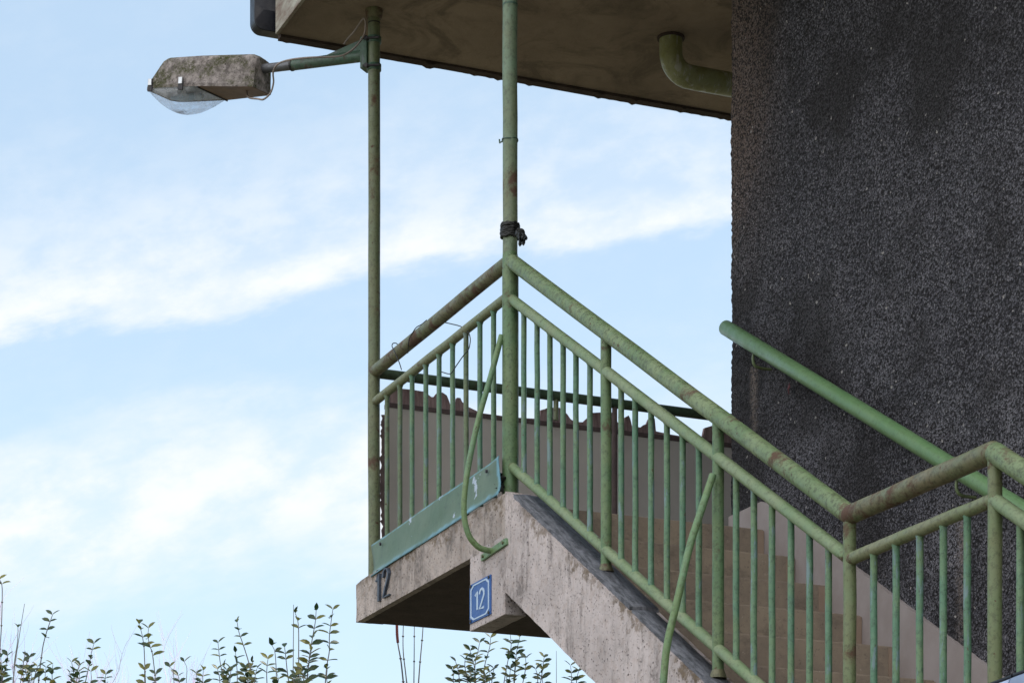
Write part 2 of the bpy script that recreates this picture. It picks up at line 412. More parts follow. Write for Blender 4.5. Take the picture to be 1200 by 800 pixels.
# image lines of the rails (px)
L_top = lambda x: 305.3 - .817 * (x - 598)
L_mid = lambda x: 345.2 - .79 * (x - 598)
S_top = lambda x: 304.9 + .7415 * (x - 598)
S_mid = lambda x: 349.2 + .766 * (x - 598)
S_bot = lambda x: 545.0 + .882 * (x - 598)
R_top = lambda x: 603.5 - .441 * (x - 995)
R_mid = lambda x: 655.5 - .415 * (x - 995)

XP = {'left': 438.4, 'mid': 597.7, 'p1': 710.2, 'p2': 841.5, 'p3': 995.8, 'p4': 1165.8}
WB = 1.27                # building wall plane
ZL = 2.75                # landing floor
ZS = 5.60                # soffit
GR = -EYE                # ground

# ------------------------------------------------------------------ setting: ground
def gz(x, y):
    t = min(1, max(0, (y - 13.6) / 3.0)); t = t * t * (3 - 2 * t)
    return 2.3 * t
mb = MB(); N = 90
xs = [(-1 if i < N / 2 else 1) * (abs(i - N / 2) / (N / 2)) ** 3 * 600 for i in range(N + 1)]
ys = [8 + x for x in xs]
idx = {}
for j, y in enumerate(ys):
    for i, x in enumerate(xs): idx[i, j] = mb.add((x, y, gz(x, y)))
for j in range(N):
    for i in range(N): mb.face((idx[i, j], idx[i + 1, j], idx[i + 1, j + 1], idx[i, j + 1]), True)
mb.base = Vector((0, 0, 0))
tag(mb.build('ground', M['ground']), kind='structure')

# ------------------------------------------------------------------ building with dark pebble-dash wall
AE = onb(857.5, 300, WB)[0]
bld = thing('building', W(AE, WB, GR), 'dark grey pebble-dashed building wall rising beside the stair', 'building')
mb = MB()
zlo, zhi, ahi = .2, 5.6, 3.1; st = .0105
na = int((ahi - AE) / st); nz = int((zhi - zlo) / st); gi = {}
for j in range(nz + 1):
    for i in range(na + 1):
        gi[i, j] = mb.add(W(AE + (ahi - AE) * i / na, WB, zlo + (zhi - zlo) * j / nz))
for j in range(nz):
    for i in range(na): mb.face((gi[i, j], gi[i + 1, j], gi[i + 1, j + 1], gi[i, j + 1]), True)
# return of the rough coat round the corner
ci = {}
for j in range(nz + 1):
    for i in range(5):
        ci[i, j] = gi[0, j] if i == 0 else mb.add(W(AE, WB + .03 * i, zlo + (zhi - zlo) * j / nz))
for j in range(nz):
    for i in range(4): mb.face((ci[i + 1, j], ci[i, j], ci[i, j + 1], ci[i + 1, j + 1]), True)
wall = mb.build('wall', M['pebble'], bld)
tx = bpy.data.textures.new('pebbles', 'CLOUDS'); tx.noise_scale = .017; tx.noise_depth = 2
md = wall.modifiers.new('relief', 'DISPLACE'); md.texture = tx; md.strength = .015; md.mid_level = .5
tx = bpy.data.textures.new('undulation', 'CLOUDS'); tx.noise_scale = .35; tx.noise_depth = 2
md = wall.modifiers.new('undulation', 'DISPLACE'); md.texture = tx; md.strength = .02; md.mid_level = .5
mb = MB(); mb.box(AE + .03, 8, WB + .04, 10, GR, 10); mb.build('wall', M['wallback'], bld)
mb = MB(); mb.box(ahi, 8, WB + .0, WB + .039, GR, 9.98); mb.box(AE + .03, ahi - .002, WB, WB + .039, ZS + .01, 9.98); mb.box(AE + .03, ahi - .002, WB, WB + .039, GR, zlo - .002)
mb.build('wall', M['pebble'], bld)
# plaster skirting that follows the stair
sk = [onb(857, 602, WB - .014), onb(893, 587.5, WB - .014), onb(901, 590, WB - .014), onb(1004.7, 666, WB - .014), onb(1156.6, 779.4, WB - .014)]
am = sk[-1][0]; dz = (sk[-1][2] - sk[-3][2]) / (sk[-1][0] - sk[-3][0])
sk.append((2.9, 0, sk[-1][2] + dz * (2.9 - am)))
poly = [(AE + .005, sk[1][2] + .001)] + [(p[0], p[2]) for p in sk[1:]]
poly += [(2.9, poly[-1][1] - .8), (AE + .005, ZL - .4)]
mb = MB(); mb.prism([W(a, WB - .02, z) for a, z in poly], [W(a, WB + .01, z) for a, z in poly])
mb.build('skirting', M['skirt'], bld)

# ------------------------------------------------------------------ gallery roof
AR = -2.2; BR = -.355
roof = thing('gallery_roof', W(AR, BR, ZS), 'flat projecting concrete roof with brown plastered underside above the landing', 'roof')
mb = MB(); mb.box(AR, 3.6, BR, WB - .03, ZS, ZS + .22); mb.box(AR, AE - .03, WB - .03, 5.0, ZS, ZS + .22)
mb.build('slab', M['soffit'], roof)
# far edge drip bead, slightly crumbled
mb = MB()
pts = []
for i in range(240):
    b = BR + .01 + i * .0225
    pts.append((b, ZS - .016 + .002 * math.sin(b * 3) - (R.random() ** 14) * .010))
q0 = [W(AR - .03, b, z) for b, z in pts] + [W(AR - .03, pts[-1][0], ZS + .1), W(AR - .03, pts[0][0], ZS + .1)]
q1 = [W(AR + .018, b, z + .004) for b, z in pts] + [W(AR + .018, pts[-1][0], ZS + .1), W(AR + .018, pts[0][0], ZS + .1)]
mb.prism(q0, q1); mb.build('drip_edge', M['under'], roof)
mb = MB(); mb.box(AR + .03, 3.55, BR - .022, BR - .003, ZS - .012, ZS + .3); mb.build('fascia_board', M['fascia'], roof, bevel=.003)
# navy sheet standing out along the far eave, rounded lower corner
mb = MB()
prof = []
Bl = ona(296.5, 20, AR - .06)[1]; zb = ona(330, 40.5, AR - .05)[2]
for k in range(9):
    an = math.pi * (1 + .5 * k / 8); prof.append((Bl + .05 + .05 * math.cos(an), zb + .05 + .05 * math.sin(an)))
prof += [(5.0, zb), (5.0, zb + .6), (Bl, zb + .6)]
mb.prism([W(AR - .115, b, z) for b, z in prof], [W(AR - .035, b, z) for b, z in prof])
mb.build('eaves_sheet', M['navy'], roof, bevel=.004)

# ------------------------------------------------------------------ drain pipe elbow
p0 = (-1.443, 1.518, ZS + .02)
pc = pa(770, 93, -1.443); 
path = [W(-1.443, 1.50, ZS + .05), W(-1.443, 1.50, ZS - .03), W(-1.443, 1.50, ZS - .085)]
zc = ona(830, 94.5, -1.443)[2]
for k in range(1, 8):
    an = math.pi / 2 * k / 8; r = .105
    path.append(W(-1.443, 1.50 + r * (1 - math.cos(an)), zc + r - r * math.sin(an)))
path += [W(-1.443, 1.65, zc), W(-1.443, 1.9, zc), W(-1.443, 2.6, zc)]
dp = thing('drain_pipe', path[0], 'mossy green drain pipe elbow coming out of the roof underside', 'pipe')
mb = MB(); mb.tube(path, .059, 24); mb.build('elbow_tube', M['pipe'], dp)
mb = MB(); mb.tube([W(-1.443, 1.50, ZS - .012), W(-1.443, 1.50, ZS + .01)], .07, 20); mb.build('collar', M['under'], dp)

# ------------------------------------------------------------------ concrete staircase and landing
BF = -.08; BI = .06
stc = thing('concrete_staircase', W(0, 0, GR), 'weathered pale concrete staircase with landing slab and sloping stringer', 'staircase')
AL = onb(417.5, 700, BF)[0]
zt = onb(540, 608.7, BF)[2]; zbm = onb(482, 692.7, BF)[2]
aN, _, zN = onb(592, 575.5, BF)
aS, _, zS0 = onb(591.4, 692.6, BF)
h0 = onb(550.6, 739.5, BF); h1 = onb(591.4, 717.6, BF)
# face points along top and soffit, marched to the lower landing
A3 = onb(XP['p3'], 700, 0)[0]; A4 = onb(XP['p4'], 700, 0)[0]
pt1 = onb(820, 796.5, BF); mtop = (pt1[2] - zN) / (pt1[0] - aN)
pt2 = onb(697.5, 799.5, BF); msof = (pt2[2] - zS0) / (pt2[0] - aS)
Z3 = ZL - .184 * 10
def grid_face(mb, cols, b, nv, flip=False):
    """cols: list of (a, zlow, zhigh) -> front grid with 'edge' = metres below the top edge"""
    g = {}
    for i, (a, z0, z1) in enumerate(cols):
        for j in range(nv + 1):
            t = j / nv; z = z0 + (z1 - z0) * t
            k = mb.add(W(a, b, z)); mb.e[k] = (z1 - z); g[i, j] = k
    for i in range(len(cols) - 1):
        for j in range(nv): mb.face((g[i, j], g[i + 1, j], g[i + 1, j + 1], g[i, j + 1]), False)
    return g
def slab_strip(name, cols, b0, b1, mat, nv, parent, disp):
    mb = MB()
    g0 = grid_face(mb, cols, b0, nv); g1 = grid_face(mb, cols, b1, 1)
    n = len(cols) - 1
    nb = 4
    def bridge(j0, j1):
        rows = [[g0[i, j0] for i in range(n + 1)]]
        for k in range(1, nb):
            rows.append([])
            for i in range(n + 1):
                p = mb.v[g0[i, j0]].lerp(mb.v[g1[i, j1]], k / nb); q = mb.add(p); mb.e[q] = .0 if j0 else 1.; rows[-1].append(q)
        rows.append([g1[i, j1] for i in range(n + 1)])
        for r in range(nb):
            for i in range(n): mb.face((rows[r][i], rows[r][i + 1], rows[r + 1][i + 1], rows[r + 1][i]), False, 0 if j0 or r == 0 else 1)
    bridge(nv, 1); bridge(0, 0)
    for i in (0, n):
        mb.face([g0[i, j] for j in range(nv + 1)] + [g1[i, 1], g1[i, 0]])
    return mb.build(name, mat, parent, disp=disp, dscale=.05, weld=True)
# landing edge beam (front face of the landing, with the sign haunch)
cols = []
n = 90
for i in range(n + 1):
    a = AL + (aN - AL) * i / n
    # the outer corner of the slab has a worn top arris
    cols.append((a, zbm, zt - .012 * max(0, 1 - (a - AL) / .09)))
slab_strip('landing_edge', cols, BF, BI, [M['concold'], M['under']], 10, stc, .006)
mb = MB(); mb.box(h0[0], aS, BF, BF + .10, h0[2], zbm + .02)
for i, v in enumerate(mb.v): mb.e[i] = 1.
mb.build('haunch', M['conc'], stc, bevel=.004, sub=.06, disp=.006, dscale=.06)
# landing slab behind the edge
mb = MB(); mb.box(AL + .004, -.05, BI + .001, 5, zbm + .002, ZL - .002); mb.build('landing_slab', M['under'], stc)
mb = MB(); mb.box(AL + .02, -.052, BI + .012, 5, ZL - .002, ZL); mb.build('landing_floor', M['step'], stc)
# stringer
cols = []; aE = A3 + .12
n = 120
for i in range(n + 1):
    a = aN + (aE - aN) * i / n
    ztop = zN + mtop * (a - aN)
    zl = zS0 + msof * (a - aS)
    if a < aS: zl = zbm + (zS0 - zbm) * min(1, (a - aN) / max(1e-4, aS - aN))
    cols.append((a, zl, ztop))
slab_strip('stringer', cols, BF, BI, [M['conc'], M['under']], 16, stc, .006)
# dark felt strip lying on the upper part of the stringer, mortar below it
def cap(name, x0, x1, b0, b1, th, mat):
    mb = MB(); a0 = onb(x0, 600, BF)[0]; a1 = onb(x1, 600, BF)[0]; n = 60; g = {}
    for i in range(n + 1):
        a = a0 + (a1 - a0) * i / n; z = zN + mtop * (a - aN)
        for k, (b, dz) in enumerate(((b0 + R.uniform(-.002, .004), -.004), (b0 + R.uniform(0, .006), th), ((b0 + b1) / 2, th + .004), (b1, th), (b1, -.004))):
            g[i, k] = mb.add(W(a, b, z + dz))
    for i in range(n):
        for k in range(4): mb.face((g[i, k], g[i + 1, k], g[i + 1, k + 1], g[i, k + 1]), True)
    for i in (0, n): mb.face([g[i, k] for k in range(5)])
    return mb.build(name, mat, stc)
cap('felt_strip', 599, 735, BF + .008, BI - .004, .014, M['felt'])
cap('felt_strip', 738, 990, BF + .006, BI - .03, .010, M['felt'])
# steps: a single stepped prism
prof = [(-.049, ZL)]
RT, RH = .286, .184
for k in range(10):
    prof += [(RT * k, ZL - RH * k), (RT * k, ZL - RH * (k + 1))]
prof.append((A4 + .05, Z3)); prof.append((A4 + .05, Z3 - .2)); prof.append((RT * 10, Z3 - .2))
zs_ = zS0 + msof * (.02 - aS) + .006
prof.append((.02, zs_)); prof.append((-.049, zs_))
mb = MB(); mb.prism([W(a, BI + .003, z) for a, z in prof], [W(a, WB - .022, z) for a, z in prof])
mb.build('steps', M['step'], stc, bevel=.006)
for k in range(10):
    mb = MB(); mb.box(RT * k - .01, RT * k + .004, WB - .065, WB - .0225, ZL - RH * (k + 1) + .003, ZL - RH * k - .008)
    mb.build('step_end', M['steplight'], stc)
# lower landing, second flight and pier
mb = MB(); mb.box(A3 + .121, A4 + .05, BF, BI, Z3 - .2, Z3 + .05); mb.build('landing_edge', M['conc'], stc, bevel=.006)
prof = []
nR = 14; rh = (Z3 + EYE) / nR
for k in range(nR): prof += [(A4 + .052 + RT * k, Z3 - rh * k), (A4 + .052 + RT * k, Z3 - rh * (k + 1))]
prof += [(A4 + .052 + RT * (nR - 2), GR), (A4 + .052, Z3 - .2)]
mb = MB(); mb.prism([W(a, BF, z) for a, z in prof], [W(a, WB - .022, z) for a, z in prof]); mb.build('steps', M['concdark'], stc, bevel=.006)
mb = MB(); mb.box(A3 + .2, A4 - .1, .1, 1.1, GR, Z3 - .2 - .002); mb.build('pier', M['concdark'], stc, bevel=.01)

# ------------------------------------------------------------------ parapet at the landing end
AP = -1.85
par = thing('parapet', W(AP, 0, GR + EYE + ZL), 'beige panel parapet at the back of the landing, jagged broken tiles along its top', 'parapet')
top = lambda x: 476.3 + .118 * (x - 457.5)
bl = ona(455, 500, AP)[1]; b2 = 5.0
zt0 = ona(457.5, 476.3, AP)[2]; zt1 = ona(858, top(858), AP)[2]
mb = MB(); zz = lambda b: zt0 + (zt1 - zt0) * (b - bl) / (ona(858, 500, AP)[1] - bl)
left = []; z = ZL - .02; Rj = random.Random(5)
while z < zt0 - .01: left.append((bl + Rj.uniform(-.008, .008), z)); z += Rj.uniform(.012, .03)
left.append((bl - .004, zt0))
pol = [(b2, ZL - .02), (b2, zt1 + .02)] + left[::-1]
mb.prism([W(AP, b, z) for b, z in pol], [W(AP - .035, b, z) for b, z in pol]); mb.build('panel', M['beige'], par)
# dark torn backing visible past the left edge
mb = MB(); le = []
z = ZL - .02
while z < zt0 - .02: le.append((bl - .022 + Rj.uniform(-.010, .008) + .006 * math.sin(z * 9), z)); z += Rj.uniform(.006, .02)
pol = [(bl + .02, ZL - .02), (bl + .02, zt0 - .03)] + le[::-1]
mb.prism([W(AP - .037, b, z) for b, z in pol], [W(AP - .047, b, z) for b, z in pol]); mb.build('torn_backing', M['trim'], par)
mb = MB(); q = [(bl - .005, zz(bl) - .004), (b2, zz(b2) - .004), (b2, zz(b2) + .018), (bl - .005, zz(bl) + .018)]
mb.prism([W(AP + .006, b, z) for b, z in q], [W(AP - .045, b, z) for b, z in q]); mb.build('cap_strip', M['trim'], par)
jag = [(455, 457), (463, 455.5), (472, 456), (484, 457), (496, 459), (501, 463), (505, 466), (508, 465), (511, 461.5), (518, 460.5), (523, 463), (526, 471), (528, 478), (532, 474), (535, 466), (539, 467), (541, 471), (545, 474.5), (548, 477), (552, 478.5), (563, 484), (580, 487), (600, 489), (632, 491), (633, 481), (638, 480), (641, 477.5), (655, 478), (659, 481), (664, 485), (668, 491), (673, 494), (683, 495), (685, 492), (689, 489), (693, 483.5), (703, 483), (717, 484), (724, 497), (731, 496), (732, 488.5), (736, 487), (738, 491), (740, 500), (750, 501), (754, 498), (757, 497.5), (760, 490.5), (766.5, 490.5), (768, 505), (785, 509), (805, 512), (823, 511), (825, 501), (834, 498.7), (841.7, 503), (858, 507), (880, 505), (900, 512), (930, 509)]
f0, f1, g0, g1 = [], [], [], []
mb = MB(); Rj2 = random.Random(3)
for x, y in jag:
    y += Rj2.uniform(-.6, .6)
    _, b, z = ona(x, y, AP - .02); f0.append(b); g0.append(z)
pol = [(b, z) for b, z in zip(f0, g0)] + [(f0[-1], zz(f0[-1]) + .012), (f0[0], zz(f0[0]) + .012)]
pol = pol[::-1]
mb.prism([W(AP - .012, b, z) for b, z in pol], [W(AP - .032, b, z) for b, z in pol]); mb.build('broken_tiles', M['tile'], par)

# ------------------------------------------------------------------ support poles
pl = onb(XP['left'], 600, 0); pm = onb(XP['mid'], 600, 0)
lp = thing('support_pole', W(pl[0], 0, zt), 'olive green steel pole at the far landing corner carrying the street lamp', 'pole', 'poles carrying the roof')
mb = MB(); mb.tube(wob(W(pl[0], 0, zt - .1), W(pl[0], 0, ZS + .01), 12, .0015), .030, 20); mb.build('shaft', M['pole'], lp)
mb = MB(); mb.tube([W(pl[0], 0, ZS - .045), W(pl[0], 0, ZS - .038), W(pl[0], 0, ZS - .008), W(pl[0], 0, ZS + .01)], [.034, .039, .045, .045], 20); mb.build('flange', M['railrust'], lp)
mb = MB(); mb.tube([W(pl[0], 0, onb(438, 27.5, 0)[2]), W(pl[0], 0, onb(438, 29, 0)[2])], .0315, 18); mb.build('joint_ring', M['wire'], lp)
mp_ = thing('support_pole', W(pm[0], 0, zt), 'thick green steel pole at the stair head, wrapped in black tape', 'pole', 'poles carrying the roof')
zj = onb(598, 300, 0)[2]
mb = MB(); mb.tube(wob(W(pm[0], 0, zj), W(pm[0], 0, ZS + .01), 12, .0012), .0322, 22); mb.build('shaft', M['polepale'], mp_)
mb = MB(); mb.tube([W(pm[0] + .004, 0, zt - .1), W(pm[0] + .004, 0, zj - .06), W(pm[0] + .004, 0, zj - .02), W(pm[0], 0, zj + .01)], [.0358, .0356, .035, .0325], 22); mb.build('lower_sleeve', M['post'], mp_)
mb = MB()
zc_ = onb(597, 165, 0)[2]
mb.tube([W(pm[0] + .034 * math.cos(t), .034 * math.sin(t), zc_ + .003 * math.sin(3 * t)) for t in [i * math.pi / 10 for i in range(20)]], .003, 6)
mb.tube([W(pm[0], -.03, zc_ - .004), pb(588, 166, -.03), pb(585.6, 167.5, -.03), pb(585.2, 163.5, -.03)], .0035, 6)
mb.build('hose_clip', M['arm'], mp_)
mb = MB(); zr = onb(597, 7, 0)[2]; mb.tube([W(pm[0], 0, zr - .004), W(pm[0], 0, zr + .004)], .0335, 18); mb.build('joint_ring', M['arm'], mp_)

# ------------------------------------------------------------------ front railing, bay by bay
def baluster(root, x, ytop, ybot, mat, r=.0115, b=0.):
    mb = MB(); j = lambda: R.uniform(-.0009, .0009)
    a, _, z1 = onb(x, ytop, b); z0 = onb(x, ybot, b)[2]
    n = 6; pts = []; rs = []
    for i in range(n + 1):
        t = i / n; pts.append(W(a + (j() if 0 < i < n else 0), b + (j() if 0 < i < n else 0), z0 + (z1 - z0) * t)); rs.append(r)
    # weld beads
    pts.insert(1, pts[0].lerp(pts[1], .12)); rs.insert(1, r * 1.02); rs[0] = r * 1.45
    pts.insert(-1, pts[-1].lerp(pts[-2], .10)); rs.insert(-1, r * 1.0); rs[-1] = r * 1.4
    mb.tube(pts, rs, 12)
    for i, v in enumerate(mb.v): mb.j[i] = max(0, .85 - abs(v.z - EYE - z0) / .05, .75 - abs(v.z - EYE - z1) / .05)
    return mb.build('baluster', mat, root)
def rail(root, name, x0, y0, x1, y1, r, mat, ext0=0, ext1=0, sphere=False):
    mb = MB(); p, q = pb(x0, y0), pb(x1, y1); d = (q - p).normalized()
    p = p - d * ext0; q = q + d * ext1
    pts = bez(wob(p, q, 7, .0012), 6)
    rs = [r] * len(pts)
    if sphere:                                             # rounded welded end
        for k in range(4):
            an = math.pi / 2 * (k + 1) / 4.5
            pts.append(q + d * r * math.sin(an) * .7); rs.append(r * math.cos(an))
            pts.insert(0, p - d * r * math.sin(an) * .7); rs.insert(0, r * math.cos(an))
    mb.tube(pts, rs, 22)
    for i, v in enumerate(mb.v):
        dd = min((v - p).length, (v - q).length); mb.j[i] = max(0, 1 - dd / .16)
    return mb.build(name, mat, root)
def upright(root, x, ytop, ybot, r, mat, foot=False):
    mb = MB(); a, _, z1 = onb(x, ytop, 0); z0 = onb(x, ybot, 0)[2]
    mb.tube(bez(wob(W(a, 0, z0), W(a, 0, z1), 6, .001), 5), r, 18)
    for i, v in enumerate(mb.v): mb.j[i] = max(0, 1 - abs(v.z - EYE - z0) / .10, .9 - abs(v.z - EYE - z1 + .05) / .16)
    o = mb.build('post', mat, root)
    if foot:
        m2 = MB(); m2.tube([W(a, 0, z0 - .01), W(a, 0, z0 + .006), W(a, 0, z0 + .02)], [r * 1.5, r * 1.3, r * 1.02], 16)
        bpy_o = m2.build('rusted_foot', M['railrust'], o if False else root)
    return o

lr = thing('landing_railing', W(*onb(518, 610, 0)), 'rusty olive tube railing with nine bars between the two tall poles', 'railing', 'green tube railings')
rail(lr, 'top_rail', 438.4, L_top(438.4), 597, L_top(597), .0305, M['railrust'], 0, 0, True)
rail(lr, 'mid_rail', 440, L_mid(440), 597, L_mid(597), .0215, M['midold'], 0, 0, True)
LX = [453.7, 468.7, 483, 499, 514.6, 530.5, 546.2, 562.5, 578.5]
for i, x in enumerate(LX):
    baluster(lr, x, L_mid(x) + 4, 686 - .631 * (x - 417.5) - 2, M['balold'] if i in (0, 1, 6) else M['bal'], .0118)

sr = thing('stair_railing', W(*onb(800, 800, 0)), 'long sloping green tube railing with many bars down the first stair flight', 'railing', 'green tube railings')
rail(sr, 'top_rail', 598, S_top(598), 995, S_top(995) + 3, .0325, M['rail'], -.004, 0, True)
rail(sr, 'mid_rail', 598, S_mid(598), 992, S_mid(992), .0225, M['mid'], 0, 0, True)
rail(sr, 'bottom_rail', 600, S_bot(600), 995, S_bot(995), .0215, M['mid'], 0, 0, True)
for x, m, foot in ((XP['p1'], M['post'], 667), (XP['p2'], M['post'], 791)):
    upright(sr, x, S_top(x) + 4, foot, .0218, m, True)
upright(sr, XP['p3'], R_top(995.8) + 5, 905, .0218, M['postrust'])
SX = [614, 629.5, 644.5, 660, 675, 691.5, 728, 744.5, 763, 781.6, 800, 819, 862.6, 883.5, 904.8, 927, 948.7, 971]
for x in SX:
    baluster(sr, x, S_mid(x) + 4, S_bot(x) - 3, M['bal'], .0118)

wr = thing('lower_railing', W(*onb(1080, 850, 0)), 'rusty green tube railing of the lower landing, rising towards the right edge', 'railing', 'green tube railings')
rail(wr, 'top_rail', 995.8, R_top(995.8), 1164, R_top(1164) , .0325, M['railrust'], 0, 0, True)
rail(wr, 'mid_rail', 998, R_mid(998), 1165, R_mid(1165), .0215, M['midold'], 0, 0, True)
yl = onb(1080, 0, 0)
def ybot_lower(x):
    a = onb(x, 700, 0)[0]; Y = Y0 - CS * a; return HY - (Z3 + .14) * F / Y
rail(wr, 'bottom_rail', 996, ybot_lower(996), 1165, ybot_lower(1165), .0215, M['mid'], 0, 0, True)
for x in (1024, 1050, 1077.8, 1105.5, 1133.6): baluster(wr, x, R_mid(x) + 4, ybot_lower(x) - 2, M['bal'], .0118)
upright(wr, XP['p4'], R_top(1165) + 4, ybot_lower(1165) + 60, .0222, M['postrust'])
fr = thing('flight_railing', W(*onb(1240, 900, 0)), 'short stretch of green railing starting down the next flight at the right edge', 'railing', 'green tube railings')
rail(fr, 'top_rail', 1166, 530.5, 1420, 530.5 + 254 * .66, .0325, M['rail'], 0, 0, True)
rail(fr, 'mid_rail', 1166, 586, 1420, 586 + 254 * .70, .0225, M['mid'], 0, 0, True)
rail(fr, 'bottom_rail', 1166, 880, 1420, 880 + 254 * .95, .0215, M['mid'], 0, 0, True)
for k in range(7):
    x = 1195.6 + 30.5 * k; baluster(fr, x, 586 + (x - 1166) * .70 + 4, 880 + (x - 1166) * .95 - 3, M['bal'], .0118)
upright(fr, 1418, 530.5 + 252 * .66, 880 + 252 * .95 + 60, .0222, M['post'])

# back rail of the gallery with its posts
ARL = pl[0]
br = thing('gallery_rail', pa(600, 600, ARL), 'dark green horizontal tube rail above the jagged parapet behind the bars', 'railing', 'green tube railings')
zl0 = ona(453.7, 438.6, ARL); zl1 = ona(812, 484.3, ARL); d = (W(*zl1) - W(*zl0)).normalized()
mb = MB(); mb.tube(wob(W(*zl0) - d * .05, W(*zl1) + d * 2.4, 10, .001), .0248, 18); mb.build('top_rail', M['backrail'], br)
for x, yt, yb, r, m in ((720.3, 474, 620, .0135, M['trim']), (651.5, 466, 492, .0135, M['pole'])):
    mb = MB(); a, b, z1 = ona(x, yt, ARL); z0 = ona(x, yb, ARL)[2]
    if yb > 600: z0 = ZL
    mb.tube([W(a, b, z0), W(a, b, z1)], r, 12); mb.build('post', m, br)

# wall handrail
hb = WB - .085
hr = thing('wall_handrail', W(*onb(850.5, 384, hb)), 'clean bright green handrail sloping down the dark pebbled wall', 'handrail')
yh = lambda x: 384 + .612 * (x - 850.5)
pA, pB = W(*onb(850.5, yh(850.5), hb)), W(*onb(1330, yh(1330), hb)); d = (pB - pA).normalized()
mb = MB(); mb.tube([pA - d * .004, pA, pA.lerp(pB, .3), pA.lerp(pB, .7), pB], [.031, .0345, .0345, .0345, .0345], 32); mb.build('tube', M['handrail'], hr)
mb = MB(); mb.tube([pA - d * .007, pA - d * .0042], [.029, .032], 24); mb.build('end_cap', M['boltdark'], hr)
for x in (883.5, 1122):
    a, _, z = onb(x, yh(x), hb); a2 = a
    mb = MB(); mb.tube(bez([W(a, hb, z - .03), W(a - .002, hb - .004, z - .065), W(a, hb + .005, z - .092), W(a, hb + .035, z - .1), W(a, WB + .02, z - .1)], 5), .0065, 10)
    mb.build('bracket', M['postrust'], hr)

# ------------------------------------------------------------------ braces bowed out from the stringer
def bracket_plate(root, p0, p1, p2, p3, b):
    mb = MB(); P = [onb(x, y, b) for x, y in (p0, p1, p2, p3)]
    mb.prism([W(a, b - .006, z) for a, _, z in P], [W(a, b + .012, z) for a, _, z in P]); o = mb.build('bracket_plate', M['brace'], root, bevel=.002)
    for t in (.1, .9):
        m2 = MB(); c = W(*P[0]).lerp(W(*P[1]), t).lerp(W(*P[3]).lerp(W(*P[2]), t), .5); nb = Vector((-CS, -SN, 0))
        m2.tube([c + nb * .004, c + nb * .014], .007, 8); m2.build('bolt', M['railrust'], o)
def brace(px, r, label, plate):
    # rod standing square to the stringer: foot on the face, bows out, leans back to the post
    (xf, yf), (xh, yh_) = px[0], px[-1]
    af = onb(xf, yf, BF)[0]; ah = onb(xh, yh_, -.036)[0]
    P = []
    for x, y in px:
        t = (y - yf) / (yh_ - yf); P.append(W(*ona(x, y, af + (ah - af) * t)))
    root = thing('railing_brace', P[0], label, 'brace', 'bowed braces propping the railing')
    mb = MB(); mb.tube(bez(P, 6), r, 14); mb.build('rod', M['brace'], root)
    bracket_plate(root, *plate, BF - .006)
brace([(577.5, 645.3), (569, 644), (560, 640), (550, 628), (544.3, 607), (544.3, 579), (550, 540), (561, 490), (575.3, 440), (587.8, 393)], .0128,
      'slender green brace bowing from the bracket beside the blue plate up to the tall pole', ((564.5, 650), (593.5, 630), (594.5, 637.5), (565, 657.5)))
brace([(822, 908), (803, 903), (787, 888), (778, 862), (775, 832), (777.5, 797), (782, 754), (793.5, 704), (808, 641), (822, 597), (835.5, 556)], .0138,
      'slender green brace leaning up to the second stair post', ((812, 912), (846, 888), (847, 897), (813, 921)))

# ------------------------------------------------------------------ kick plate
kp = thing('kick_plate', W(*onb(510, 660, BF)), 'long green metal kick plate with peeling pale edges on the landing edge', 'kick plate')
mb = MB(); n = 40; g = {}
aT0, aT1 = onb(433.8, 636, -.06)[0], onb(587.6, 532, -.045)[0]
aB0, aB1 = onb(433.2, 674, -.09)[0], onb(582, 575, -.09)[0]
zT0, zT1 = onb(433.8, 637.5, -.06)[2], onb(587.6, 533, -.05)[2]
zB0, zB1 = onb(433.2, 676, -.088)[2], onb(582, 580, -.088)[2]
prf = [(0, -.052, 0), (.04, -.056, .75), (.10, -.058, .2), (.5, -.060, .15), (.68, -.062, .2), (.78, -.066, .38), (.88, -.074, .62), (1., -.088, .78)]
for sgn, off in ((0, 0.), (1, .004)):
    for i in range(n + 1):
        t = i / n
        for k, (s_, b, e) in enumerate(prf):
            a0 = aT0 + (aB0 - aT0) * s_; a1 = aT1 + (aB1 - aT1) * s_
            a = a0 + (a1 - a0) * t
            z = (zT0 + (zT1 - zT0) * t) * (1 - s_) + (zB0 + (zB1 - zB0) * t) * s_
            if t > .93: b = b - (t - .93) * .10 * (1 - s_)
            v = mb.add(W(a, b + off + .0025 * math.sin(9 * t + 3 * s_), z)); g[sgn, i, k] = v
            mb.e[v] = max(e, (1 - min(1, (1 - t) / .05)) * .9)
K = len(prf)
for sgn in (0, 1):
    for i in range(n):
        for k in range(K - 1):
            mb.face((g[sgn, i, k], g[sgn, i + 1, k], g[sgn, i + 1, k + 1], g[sgn, i, k + 1]), True)
for i in range(n):
    for k in (0, K - 1): mb.face((g[0, i, k], g[0, i + 1, k], g[1, i + 1, k], g[1, i, k]))
for i in (0, n):
    for k in range(K - 1): mb.face((g[0, i, k], g[0, i, k + 1], g[1, i, k + 1], g[1, i, k]))
mb.build('plate', M['kick'], kp)
for (x, y) in ((570.5, 552), (446, 637)):
    mb = MB(); c = pb(x, y, -.066); nb = Vector((-CS, -SN, 0)); mb.tube([c - nb * .002, c + nb * .006], .008, 8); mb.build('rivet', M['boltdark'], kp)
